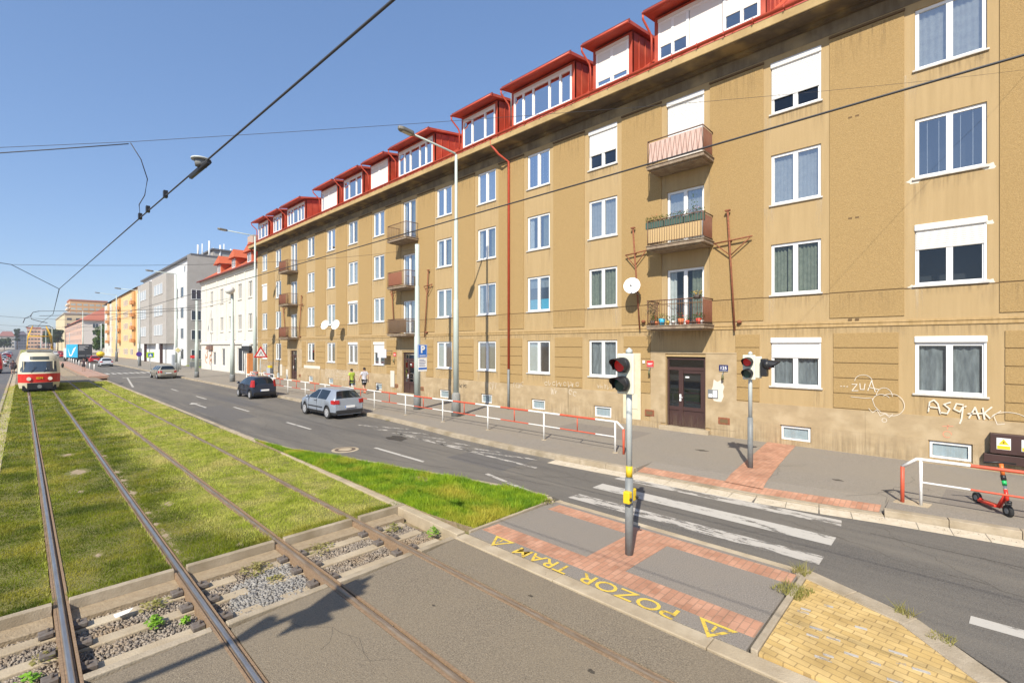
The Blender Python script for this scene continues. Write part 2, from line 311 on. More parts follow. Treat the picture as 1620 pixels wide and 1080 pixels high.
# rails: running head, groove, guard strip
for i, x in enumerate(RX):
    t = thing('rail', ['leftmost tram rail, its steel head polished bluish', 'second tram rail from the left, polished between green lawns', 'third tram rail from the left, running through the yellowish lawn', 'rightmost tram rail, nearest to the road'][i], 'rail', (x, -10, 0), 'tram rails')
    s = 1 if i % 2 == 0 else -1       # groove on the inner side
    hm = MB(); hm.extr([(x - .031, -14, -.012), (x - .024, -14, .006), (x - .014, -14, .0115), (x + .014, -14, .0115), (x + .024, -14, .006), (x + .031, -14, -.012), (x + .031, -14, -.03), (x - .031, -14, -.03)], (0, 614, 0)); hm.build('rail_head', railtop if i < 2 else M('rail_head_brown', (.34, .27, .20), .42, (.24, .17, .11), 16, metal=.5, stretch=(1, .15, 1)), t)
    m = MB(); m.box(x - .03, x + .03, -14, 600, -.17, -.031); m.box(x - .047, x - .0312, -14, 600, -.06, -.016); m.box(x + .0312, x + .047, -14, 600, -.06, -.016); m.box(x - .08, x + .08, -14, 600, -.2, -.171)
    m.box(x + s * .072 - .013, x + s * .072 + .013, -14, 600, -.165, .004); m.box(x - s * .06 - .012, x - s * .06 + .012, -14, 600, -.165, -.012)
    m.build('rail_web', railside, t)
    for y in (7.12, 7.74, 8.3):
        for q in (-1, 1): c = MB(); c.box(x + q * .16 - .07, x + q * .16 + .07, y - .08, y + .08, -.1, -.045); c.tube([(x + q * .14, y, -.05), (x + q * .14, y, 0)], .02, 6); c.build('rail_clip', M('clip_iron', (.17, .15, .13), .8, (.11, .08, .06), 20), t, bevel=.008)
# left side strip, path and the far carriageway
sheet('left_verge_strip', [(-.9, 6.9), (-.42, 6.9), (-.42, 600), (-.9, 600)], .01, concrete, .3)
sheet('left_road', [(-9, 6.62), (-.9, 6.62), (-.9, 700), (-9, 700)], .0, leftroad_m, .3)
kerb_line('left_kerb', [(600, -.9), (12, -.9)], -.14, -.2, .07)
# beam of concrete between track crossing and island, and its run along the verge
kerb_line('concrete_beam', [(-14, 5.54), (6.75, 5.54)], .26, -.3, .012, 2.4, concrete)
kerb_line('verge_beam', [(6.78, 5.62), (16.2, 5.9)], .2, -.3, .035, 2.0, concrete)
# island with red tactile strips
sheet('island', [(5.8, 1.78), (8.36, 1.78), (8.36, 6.62), (5.82, 6.66)], .02, isl_m, .3)
sheet('island_apron', [(8.36, 1.78), (8.52, 1.78), (8.52, 6.6), (8.36, 6.62)], .024, concrete, .3)
sheet('tactile_strip', [(6.12, 1.79), (6.52, 1.79), (6.52, 6.6), (6.12, 6.62)], .028, redbrick, .05)
sheet('tactile_strip', [(6.53, 3.78), (7.86, 3.72), (7.86, 4.46), (6.53, 4.5)], .028, redbrick, .05)
sheet('tactile_strip', [(7.87, 1.8), (8.24, 1.8), (8.24, 6.4), (7.87, 6.42)], .028, redbrick, .05)
# yellow brick platform
kerb_line('platform_kerb', [(1.70, 8.5), (.37, 7.93), (-.39, 7.06), (-.9, 6.85), (-3, 6.7), (-14, 6.6)], .3, -.3, .055, .9)
struct(MB().box(5.82, 8.4, 1.66, 1.74, -.2, .062).build('platform_edge_kerb', kerbm, bevel=.01))
sheet('platform', [(5.82, 1.65), (8.2, 1.65), (7.72, .45), (6.83, -.4), (6.5, -.95), (6.4, -3), (6.3, -14), (5.82, -14)], .042, yellowbrick, .3)
bm_ = MB(); 
for i in range(26):                    # bricks painted white here and there
    y = random.uniform(-1.0, 1.5); x = random.uniform(6.0, 6.6 + max(0, y) * .8)
    x = round(x / .1) * .1; y = round(y / .2) * .2 + .01; l = random.uniform(.08, .19)
    bm_.prism([(x, y), (x + .045, y + .006), (x + .045 - .02, y + l), (x - .02, y + l - .006)], .041, .0455 + i * .00003)
struct(bm_.build('paint_marks', roadpaint2))
# pavement tactile strips
def offs(y):
    for (a, xa), (b, xb) in zip(RE, RE[1:]):
        if a <= y <= b: return xa + (xb - xa) * (y - a) / (b - a)
ys = [1.2, 1.7, 2.2, 2.8, 3.4, 4.2, 5, 5.8, 6.45, 6.9]
for ya, yb in zip(ys, ys[1:]):
    if yb <= 6.46: struct(MB().add([(offs(ya) + .21, ya, .061), (offs(yb) + .21, yb, .061), (offs(yb) + .62, yb, .114), (offs(ya) + .62, ya, .114)], [(0, 1, 2, 3)]).build('tactile_strip', redbrick, flip=False))
struct(MB().add([(12.3, 3.40, .120), (12.3, 4.28, .120), (12.85, 4.33, .177), (12.85, 3.46, .177)], [(0, 1, 2, 3)]).build('tactile_strip', redbrick, flip=False))
sheet('tactile_strip', [(12.86, 3.46), (12.86, 4.33), (18.1, 4.85), (18.1, 3.98), (15, 3.7)], .180, redbrick, .02)
# road paint
def strip(poly, m=roadpaint, z=.034): return struct(MB().quad(*[(x, y, z) for x, y in poly]).build('road_marking', m, flip=False))
strip([(8.76, 6.56), (9.16, 6.53), (9.26, 1.62), (8.86, 1.62)], roadpaint2); strip([(9.8, 6.58), (10.26, 6.58), (10.34, 1.62), (9.86, 1.62)]); strip([(10.86, 6.6), (11.22, 6.55), (11.42, 1.7), (11.04, 1.65)], roadpaint2)
for y0, y1 in ((11.75, 14.6), (19.8, 22.4), (27.6, 30.2), (36, 38.6), (44, 46.5)): strip([(8.38, y0), (8.5, y0), (8.5, y1), (8.38, y1)])
strip([(8.34, 7.0), (8.34 + .12, 7.0), (8.9, 9.4), (8.78, 9.4)], roadpaint2)
strip([(8.3, -.1), (8.55, -.12), (8.7, -4), (8.45, -4)])
for i in range(6): y = 16.6 - i * 1.45; strip([(10.3, y + 2.5), (10.36, y + 2.95), (offs(y) - .4, y + .45), (offs(y) - .42, y)], worn('road_paint_faint', (.42, .39, .345), .50) if i == 0 else MATS['road_paint_faint'])
strip([(10.2, 8.8), (10.32, 8.8), (10.5, 16.4), (10.38, 16.4)], roadpaint2)
strip([(6.5, 51), (6.65, 51), (8.1, 66), (7.95, 66)]); strip([(7.7, 66.5), (11.9, 66.5), (11.9, 67.1), (7.7, 67.1)])
for k in range(8): strip([(7.3 + k * .6, 76), (7.65 + k * .6, 76), (7.65 + k * .6, 79.5), (7.3 + k * .6, 79.5)])
# a turn arrow, worn
strip([(7.2, 31), (7.32, 31), (7.32, 33.4), (7.2, 33.4)]); strip([(6.95, 33.4), (7.57, 33.4), (7.28, 34.3), (7.25, 34.3)], roadpaint)
# repair patches and cracks
patch_m = asphalt('asphalt_repair', (.085, .08, .075), (.15, .14, .13), (.13, .12, .11)); 
for i, (x0, x1, y0, y1) in enumerate(((9.3, 11.2, 9.3, 11.8), (6.6, 8.1, 25, 31.5), (8.9, 10.0, 30, 42))): sheet('road_patch', [(x0, y0), (x1, y0 + .2), (x1 + .05, y1), (x0 - .05, y1 - .1)], .0318 + i * .0003, patch_m, .02)
sheet('pavement_patch', [(14.9, 8.5), (16.9, 8.6), (16.8, 12.2), (14.8, 12.1)], .1712, asphalt('pavement_repair', (.15, .13, .11), (.27, .24, .21), (.21, .18, .15)), .02); sheet('pavement_patch', [(13.6, -1.9), (15.0, -1.8), (15.1, .2), (13.7, .3)], .1714, MATS['pavement_repair'], .02)
crk = MB(); rc = random.Random(11)
def crack(x, y, a, n, z, w=.008, st=.16):
    a0 = a
    for i in range(n):
        a2 = a; a = a0 + rc.uniform(-.7, .7); x2, y2 = x + math.cos(a) * st, y + math.sin(a) * st; nx, ny = -math.sin(a) * w / 2, math.cos(a) * w / 2
        crk.quad((x - nx, y - ny, z), (x2 - nx, y2 - ny, z), (x2 + nx, y2 + ny, z), (x + nx, y + ny, z)); x, y = x2, y2
        if rc.random() < .12: crack(x, y, a0 + rc.choice((-.8, .8)), n // 4, z, w * .7, st)
crack(9.0, -6, 1.4, 60, .0322); crack(10.2, 6, 1.5, 60, .0322, .01); crack(7.4, 20, 1.5, 70, .0322, .01, .25); crack(11.2, 24, 1.6, 60, .0322, .012, .3); crack(13.2, 3.5, .2, 26, .1722); crack(14.5, 10, .4, 20, .1722); crack(16.0, .8, 2.8, 22, .1722); crack(13.4, 16, 1.3, 40, .1722, .01, .2); crack(12.6, 22, 1.55, 60, .1722, .012, .25)
crack(2.2, 6.5, -1.3, 14, -.0018, .004)
struct(crk.build('cracks', M('crack', (.09, .078, .065), .9), flip=False))
oil = MB()
for x, y, r, z in ((10.9, 22.5, .5, .0335), (11.1, 34.6, .4, .0335), (9.9, 15.5, .35, .0335), (2.3, 4.6, .025, -.0012), (3.9, 5.2, .02, -.0012), (15.2, 6.0, .12, .173), (14.2, 2.2, .08, .173), (13.9, 1.2, .06, .173), (5.0, 4.4, .025, -.0012), (4.3, 2.9, .03, -.0012)): oil.add([(x + r * math.cos(k * .52) * (1 + .3 * math.sin(3 * k + x)), y + 1.6 * r * math.sin(k * .52) * (1 + .3 * math.cos(2 * k + y)), z) for k in range(12)], [tuple(range(12))])
struct(oil.build('oil_stains', stain_plain('oil_stain', (.04, .036, .032), .5), flip=False))
grit = MB()
for i in range(900):
    y = rc.uniform(-3, 30); x = offs(y) - .03 - abs(rc.gauss(0, .25)); s_ = rc.uniform(.004, .012); zz = .037
    if y < 8.5 and x > offs(y) - .46: zz = .041
    grit.add([(x - s_, y, zz), (x, y - s_, zz), (x + s_, y, zz), (x, y + s_, zz), (x, y, zz + s_ * .8)], [(0, 1, 4), (1, 2, 4), (2, 3, 4), (3, 0, 4)])
for i in range(700): x = rc.uniform(-1, 8.3); y = rc.uniform(.5, 6.6); s_ = rc.uniform(.003, .009); zz = .021 if x > 5.8 else .013 if x > 5.5 else -.0035; zz = .029 if x > 6.1 else zz; grit.add([(x - s_, y, zz), (x, y - s_, zz), (x + s_, y, zz), (x, y + s_, zz), (x, y, zz + s_ * .8)], [(0, 1, 4), (1, 2, 4), (2, 3, 4), (3, 0, 4)])
g_ = grit.build('grit', M('grit', (.30, .24, .16), .9, (.14, .12, .09), 30), flip=False); tag(g_, 'loose grit scattered on the asphalt and along the kerb', 'grit', kind='stuff')
# manhole
mh = thing('manhole_cover', 'round iron manhole cover set in the road beside the grass verge', 'manhole cover', (7.58, 15.05, .03))
MB().tube([(7.58, 15.05, .0), (7.58, 15.05, .036)], .44, 28).build('collar', concrete, mh)
MB().tube([(7.58, 15.05, .0), (7.58, 15.05, .044)], .34, 28).build('iron_ring', M('iron', (.09, .07, .055), .6, (.15, .11, .08), 20), mh)
MB().tube([(7.58, 15.05, .0), (7.58, 15.05, .05)], .22, 28).build('concrete_disc', concrete, mh)
# tar seams on the road
mt = M('tar', (.05, .045, .04), .7); tm = MB()
for pts in ([(6.3, 22), (7.2, 16), (8.0, 12.2), (8.9, 9.2), (9.2, 7.5)], [(9.5, 60), (9.35, 40), (9.4, 20), (9.9, 9)], [(11.0, 1.2), (10.9, -3), (11.1, -9)]):
    for (ax, ay), (bx, by) in zip(pts, pts[1:]):
        n = 14
        for i in range(n):
            p = [(ax + (bx - ax) * t + .02 * math.sin(17 * t + ay), ay + (by - ay) * t) for t in (i / n, (i + 1) / n)]
            tm.quad((p[0][0], p[0][1], .0325), (p[0][0] + .016, p[0][1], .0325), (p[1][0] + .016, p[1][1], .0325), (p[1][0], p[1][1], .0325))
struct(tm.build('road_seam', mt, flip=False))
# POZOR TRAM, read by people stepping from the road to the tracks
z = .026
t_ = text('road_lettering', 'POZOR', .38, (5.93, 3.42, z), (0, 1.2, 0), (-1, 0, 0), yellowworn, ext=.0005, bold=.003); struct(t_)
t_ = text('road_lettering', 'TRAM', .38, (5.93, 4.98, z), (0, 1.15, 0), (-1, 0, 0), yellowworn, ext=.0005, bold=.003); struct(t_)
for yc in (5.98, 2.2):
    m = MB(); o_ = [(6.1, yc - .24), (5.73, yc), (6.1, yc + .24)]; i_ = [(6.05, yc - .15), (5.82, yc), (6.05, yc + .15)]
    for k in range(3): j = (k + 1) % 3; m.quad((*o_[k], z), (*o_[j], z), (*i_[j], z), (*i_[k], z))
    m.quad((5.88, yc - .015, z + .0004), (5.88, yc + .02, z + .0004), (6.03, yc + .02, z + .0004), (6.03, yc - .015, z + .0004))
    struct(m.build('road_lettering', yellowworn, flip=False))
struct(MB().prism([(5.86, 2.62), (5.93, 2.75), (5.86, 2.95), (5.78, 2.8)], .02, .0245).build('paint_marks', worn('green_paint', (.12, .42, .27), .46)))
# grass verge soil and wedge
WEDGE = [(6.0, 6.72), (8.2, 6.68), (8.38, 6.95), (8.3, 7.9), (8.05, 9), (7.2, 12.65), (6.25, 16.5), (5.98, 19), (5.95, 16.2), (5.85, 8)]
sheet('verge', WEDGE, .05, soil, .3)
kerb_line('verge_kerb', [(6.7, 8.2), (6.95, 8.42), (7.9, 8.34), (9, 8.1), (12.65, 7.25), (16.5, 6.27), (19, 5.96), (62, 5.93)], .14, -.2, .055, 1.0)
struct(MB().box(5.85, 8.2, 6.66, 6.72, -.2, .06).build('verge_edge_kerb', kerbm, bevel=.01))
sheet('tram_stop_platform', [(5.15, 70), (6.9, 70), (6.9, 142), (5.15, 142)], .16, M('platform_red', (.42, .22, .15), .9, (.36, .26, .2), 3), .3)
# ---------------------------------------------------------------- grass
def inpoly(x, y, poly):
    ins = np.zeros(len(x), bool); n = len(poly)
    for i in range(n):
        x0, y0 = poly[i]; x1, y1 = poly[(i + 1) % n]
        c = ((y0 > y) != (y1 > y)) & (x < (x1 - x0) * (y - y0) / (y1 - y0 + 1e-12) + x0); ins ^= c
    return ins
def blades(name, area, dens, h, wd, z, mat, lean=.5, clump=0., bare=None, seam=None):
    xs = [p[0] for p in area]; ys_ = [p[1] for p in area]; A = (max(xs) - min(xs)) * (max(ys_) - min(ys_)); n = int(A * dens)
    x = rng.uniform(min(xs), max(xs), n); y = rng.uniform(min(ys_), max(ys_), n); k = inpoly(x, y, area)
    q = np.sin(x * 3.1 + 1.7 * np.sin(y * 1.3)) * np.sin(y * 2.3 + 2 * np.sin(x * 1.9)) + .6 * np.sin(x * 7.7 + y * 5.1) * np.sin(y * 6.3 - x * 4)
    for r in RX: k &= np.abs(x - r) > .075
    if seam is not None: sv = 2.62 + .22 * np.sin(y * .9) + .12 * np.sin(y * 2.7 + 1) + rng.normal(0, .22, n); k &= (x < sv) if seam < 0 else (x >= sv)
    if bare:
        for bx, by, br in bare: k &= (((x - bx) / br) ** 2 + ((y - by) / (br * 1.6)) ** 2 + .35 * q + rng.uniform(-.5, .5, n) > 1)
    x, y, q = x[k], y[k], q[k]; n = len(x); hh = h * rng.uniform(.5, 1.3, n) * (1 + clump * q); hh = np.maximum(hh, h * .3)
    a = rng.uniform(0, 2 * PI, n); l = rng.uniform(0, lean, n) * hh; b = rng.uniform(0, 2 * PI, n); ww = wd * rng.uniform(.6, 1.4, n)
    V = np.empty((n, 3, 3)); V[:, 0] = np.c_[x - np.cos(a) * ww, y - np.sin(a) * ww, np.full(n, z)]; V[:, 1] = np.c_[x + np.cos(a) * ww, y + np.sin(a) * ww, np.full(n, z)]
    V[:, 2] = np.c_[x + np.cos(b) * l, y + np.sin(b) * l, z + hh]
    return tag(np_mesh(name, V.reshape(-1, 3), np.arange(3 * n).reshape(-1, 3), mat), kind='stuff')
def lawn(name, x0, x1, mat, tint, bare=None, seam=None):
    b = [(8.98, 14, 4200, .038, .0042), (14, 22, 2100, .042, .006), (22, 36, 800, .048, .010), (36, 62.4, 260, .055, .02)]
    for y0, y1, d, h, wd in b: tag_lab(blades('grass', [(x0, y0), (x1, y0), (x1, y1), (x0, y1)], d, h, wd, -.012, mat, .9, .45, bare, seam), tint)
def tag_lab(o, l): o['label'] = l; o['category'] = 'grass'; return o
bare1 = [(1.1, 18, .26), (1.05, 21, .2), (2.3, 12.9, .14), (4.9, 14.5, .14), (5.1, 12.3, .12), (4.86, 11.2, .1), (1.0, 15.5, .10), (1.86, 14.5, .10), (1.86, 12.5, .08), (1.87, 10.8, .08), (1.86, 11.6, .07), (1.86, 16, .09), (.2, 11.5, .06), (-.3, 9.8, .1), (.9, 10.6, .06), (2.7, 9.3, .09), (1.86, 17.2, .1), (1.86, 20, .1)]
lawn('g', -.4, .29, g_lawn, 'short green lawn strip left of the leftmost rail')
lawn('g', .47, 1.65, g_lawn, 'short dark green lawn between the two left rails', bare1)
lawn('g', 1.82, 3.14, g_lawn, 'green lawn right of the second rail', bare1, -1)
lawn('g', 1.82, 3.14, g_dry, 'dry yellowish lawn left of the third rail', None, 1)
lawn('g', 3.31, 4.61, g_dry, 'dry yellow lawn between the two right rails')
lawn('g', 4.79, 5.9, g_dry, 'dry yellowish lawn strip between the rightmost rail and the road')
tag_lab(blades('grass', WEDGE, 7000, .085, .0055, .05, g_wedge, .9, .35, [(7.2, 10.2, .25)]), 'bright green longer grass on the wedge-shaped verge')
tag_lab(blades('weeds', [(6.0, 6.75), (8.2, 6.7), (8.3, 8), (6.6, 14), (5.95, 14)], 700, .13, .009, .05, g_wedge, 1.1, .5), 'tall weeds sticking out of the bright verge')
bs_ = MB()
for j, (bx, by, br) in enumerate(bare1): bs_.add([(bx + br * .6 * math.cos(k * .52) * (1 + .35 * math.sin(3 * k + j)), by + br * 1.25 * math.sin(k * .52) * (1 + .3 * math.cos(2 * k + j)), -.0105) for k in range(12)], [tuple(range(12))])
for j in range(26): yy = 9.6 + j * .45; bs_.add([(1.835, yy, -.0100), (1.90 + .03 * math.sin(j), yy + .05, -.0100), (1.89 + .03 * math.cos(j * 2), yy + .3, -.0100), (1.835, yy + .34, -.0100)], [(0, 1, 2, 3)])
struct(bs_.build('bare_soil', sand, flip=False))
tag_lab(blades('grass', [(-.4, 8.98), (5.8, 8.98), (5.8, 9.25), (-.4, 9.25)], 2600, .085, .005, -.01, g_lawn, 1.0, .5), 'longer grass tufts along the kerb above the ballast')
for r_ in RX: tag_lab(blades('grass', [(r_ - .13, 8.98), (r_ - .085, 8.98), (r_ - .085, 40), (r_ - .13, 40)], 900, .06, .006, -.01, g_dry, .8, .6), 'ragged grass fringe growing along a tram rail')
tag_lab(blades('grass', [(-.9, 9), (-.4, 9), (-.4, 60), (-.9, 60)], 260, .09, .008, .01, g_dry, 1.2, .7), 'dry grass tufts on the strip by the left road')
# ballast stones
def stones(name, area, n, r0, r1, z, mat, lab):
    xs = [p[0] for p in area]; ys_ = [p[1] for p in area]; x = rng.uniform(min(xs), max(xs), n); y = rng.uniform(min(ys_), max(ys_), n)
    k = inpoly(x, y, area)
    for r in RX: k &= np.abs(x - r) > .07
    x, y = x[k], y[k]; n = len(x)
    base = np.array([(-1, -1, -1), (1, -1, -1), (1, 1, -1), (-1, 1, -1), (-1, -1, 1), (1, -1, 1), (1, 1, 1), (-1, 1, 1)], float)
    B = base[None] * rng.uniform(.45, 1, (n, 8, 3)); s = rng.uniform(r0, r1, (n, 1, 3)); B = B * s
    a = rng.uniform(0, 2 * PI, n); c, s_ = np.cos(a), np.sin(a); e = rng.uniform(-.6, .6, n); ce, se = np.cos(e), np.sin(e)
    X = B[..., 0] * c[:, None] - B[..., 1] * s_[:, None]; Y = B[..., 0] * s_[:, None] + B[..., 1] * c[:, None]; Z = B[..., 2] * ce[:, None] + X * se[:, None]; X = X * ce[:, None]
    V = np.stack([X + x[:, None], Y + y[:, None], Z + z + rng.uniform(-.015, .02, (n, 1))], -1).reshape(-1, 3)
    Fq = np.array([(0, 3, 2, 1), (4, 5, 6, 7), (0, 1, 5, 4), (1, 2, 6, 5), (2, 3, 7, 6), (3, 0, 4, 7)]); Fq = (Fq[None] + 8 * np.arange(n)[:, None, None]).reshape(-1, 4)
    o = np_mesh(name, V, Fq, mat, nper=4); o['kind'] = 'stuff'; o['label'] = lab; o['category'] = 'gravel'; return o
st_m = M('ballast_stone', (.15, .12, .095), .9, (.40, .34, .27), 9, .3, 90, fac=(.3, .7), detail=2, col3=(.29, .21, .13), scale3=1.3)
stones('ballast_gravel', [(-.9, 6.88), (5.5, 6.88), (5.5, 8.5), (-.9, 8.5)], 26000, .009, .024, -.165, st_m, 'grey crushed stones lying between the sleepers and rails')
stones('ballast_gravel', [(1.9, 7.0), (3.1, 6.95), (3.1, 8.3), (2.2, 8.0)], 3400, .013, .030, -.145, M('ballast_light', (.34, .32, .29), .85, (.20, .185, .165), 8, .3, 80), 'lighter grey stones heaped left of the third rail')
def weed(x, y, z, n, r, h, mat, label):
    V = []; 
    for i in range(n):
        a = random.uniform(0, 2 * PI); d = random.uniform(0, r) ; zz = z + random.uniform(.2, 1) * h * (1 - .5 * d / r); L = random.uniform(.015, .035); b = random.uniform(0, 2 * PI); t = random.uniform(-.7, .7)
        cx, cy = x + d * math.cos(a), y + d * math.sin(a); ux, uy = math.cos(b) * L, math.sin(b) * L
        V += [(cx - ux, cy - uy, zz), (cx + uy * .5, cy - ux * .5, zz + L * t), (cx + ux, cy + uy, zz + L * t * .5), (cx - uy * .5, cy + ux * .5, zz)]
    o = np_mesh('weed_plant', np.array(V), np.arange(4 * n).reshape(-1, 4), mat, nper=4); tag(o, label, 'plant', 'weeds growing in the ballast'); return o
weed_g = grass_mat('weed_leaf', (.20, .42, .03), (.32, .55, .05), (.25, .4, .05), 4)
weed_o = grass_mat('weed_olive', (.24, .25, .05), (.38, .33, .12), (.42, .33, .15), 4)
for (x, y, n, r, h, m, l) in ((1.2, 7.62, 170, .11, .16, weed_g, 'bright green leafy weed, the largest between the two left rails'), (1.5, 7.42, 60, .06, .1, weed_g, 'small bright green weed right of the largest one'),
        (1.3, 8.2, 120, .2, .08, weed_o, 'olive weed tuft by the lawn kerb between the left rails'), (.2, 7.75, 110, .14, .1, weed_o, 'olive weed left of the leftmost rail'), (.05, 7.35, 70, .12, .1, weed_g, 'green weed left of the leftmost rail near the asphalt'),
        (2.65, 8.3, 200, .25, .12, weed_o, 'wide olive weed by the kerb between second and third rails'), (2.75, 7.75, 60, .14, .08, weed_o, 'small olive weed among the light stones'), (3.7, 8.35, 160, .28, .08, weed_o, 'flat weed patch right of the third rail'),
        (5.1, 8.1, 120, .16, .18, weed_o, 'yellow-green weed right of the rightmost rail'), (5.5, 7.35, 130, .13, .2, weed_g, 'tall green weed in the corner by the concrete beam'), (1.6, 6.95, 40, .05, .06, weed_g, 'tiny green weed beside the second rail')):
    weed(x, y, -.12 if y < 8.6 else 0, n, r, h, m, l)
for (x, y, n, r, h, m, l) in ((8.3, 1.75, 260, .13, .28, weed_o, 'dry tall weed at the corner of the yellow platform'), (7.6, 1.72, 160, .25, .1, weed_o, 'low dry weeds along the platform edge'), (7.95, .5, 120, .12, .12, weed_o, 'weed tuft growing on the platform kerb'), (7.6, .15, 90, .15, .08, weed_o, 'weed in the kerb gap further along the platform'),
        (11.9, 19.4, 60, .2, .06, weed_o, 'weed in the gutter behind the silver car'), (8.15, 6.68, 120, .2, .08, weed_o, 'dry weeds at the tip of the verge')):
    o = tag(blades('dry_weeds', [(x - r, y - r * .6), (x + r * .7, y - r), (x + r, y + r * .5), (x - r * .5, y + r)], 2200, h * .75, .006, .05, m, 1.3, .5), l, 'plant') if y < 2 else weed(x, y, .04, n, r, h, m, l); o['group'] = 'weeds growing from the kerb gaps'
m = MB(); m.add([(.86, 8.1, -.06), (1.0, 8.12, -.05), (1.06, 8.2, -.04), (.98, 8.23, -.07), (.85, 8.2, -.05)], [(0, 1, 2, 3, 4)]); tag(m.build('paper_scrap', white), 'crumpled white paper scrap lying in the ballast', 'paper')
# ================================================================ BUILDINGS
curtain_w = M('white_curtain', (.62, .62, .58), .9, (.50, .50, .47), 6); blind_m = M('grey_blind', (.50, .53, .52), .7, (.44, .47, .46), 2, stretch=(1, 1, 40))
curtain_g = M('greenish_curtain', (.25, .26, .19), .9, (.16, .175, .125), 8); lace_m = M('lace_curtain', (.34, .36, .36), .95, (.10, .115, .13), 6, fac=(.25, .75), stretch=(1, 1.6, .3))
shutter_m = M('roller_shutter', (.72, .70, .66), .5); shutter_w = M('white_shutter', (.74, .73, .71), .5)
bluecloth = M('blue_curtain', (.02, .38, .55), .8)
def TX(X): return lambda u, n, z: (X - n, u, z)          # wall facing the tracks (-X); n points out of the wall
def TY(Y): return lambda u, n, z: (u, Y - n, z)          # wall facing the camera's end of the street (-Y)
def wall_holes(mb, u0, u1, z0, z1, holes, depth):
    us = sorted({u0, u1, *[h[0] for h in holes], *[h[1] for h in holes]}); zs = sorted({z0, z1, *[h[2] for h in holes], *[h[3] for h in holes]})
    us = [u for u in us if u0 <= u <= u1]; zs = [z for z in zs if z0 <= z <= z1]
    for i in range(len(us) - 1):
        for j in range(len(zs) - 1):
            cu, cz = (us[i] + us[i + 1]) / 2, (zs[j] + zs[j + 1]) / 2
            if any(h[0] < cu < h[1] and h[2] < cz < h[3] for h in holes): continue
            mb.quad((us[i], 0, zs[j]), (us[i + 1], 0, zs[j]), (us[i + 1], 0, zs[j + 1]), (us[i], 0, zs[j + 1]))
    for a, b, c, d in holes:
        for p, q in (((a, c), (b, c)), ((b, c), (b, d)), ((b, d), (a, d)), ((a, d), (a, c))):
            mb.quad((p[0], 0, p[1]), (q[0], 0, q[1]), (q[0], -depth, q[1]), (p[0], -depth, p[1]))
def frame(mb, a, b, c, d, n0, n1, w=.07, mull=(.5,), trans=None, mw=.10):
    mb.box(a, a + w, n0, n1, c, d); mb.box(b - w, b, n0, n1, c, d); mb.box(a + w, b - w, n0, n1, c, c + w); mb.box(a + w, b - w, n0, n1, d - w, d)
    for f_ in mull: x = a + (b - a) * f_; mb.box(x - mw / 2, x + mw / 2, n0 + .002, n1 + .012, c + w, d - w)
    if trans: z = c + (d - c) * trans; mb.box(a + w, b - w, n0 + .004, n1 - .004, z - .04, z + .04)
def curtain(parent, T, a, b, c, d, n, mat, amp=.03, lam=.13):
    mb = MB(T); k = max(4, int((b - a) / lam * 4)); vs = []
    for i in range(k + 1):
        u = a + (b - a) * i / k; o = n + amp * math.sin(2 * PI * u / lam + 2 * math.sin(u * 7)) 
        vs += [(u, o, c), (u, o * 1.0, d)]
    mb.add(vs, [(2 * i, 2 * i + 2, 2 * i + 3, 2 * i + 1) for i in range(k)], True); return mb.build('curtain', mat, parent, flip=False)
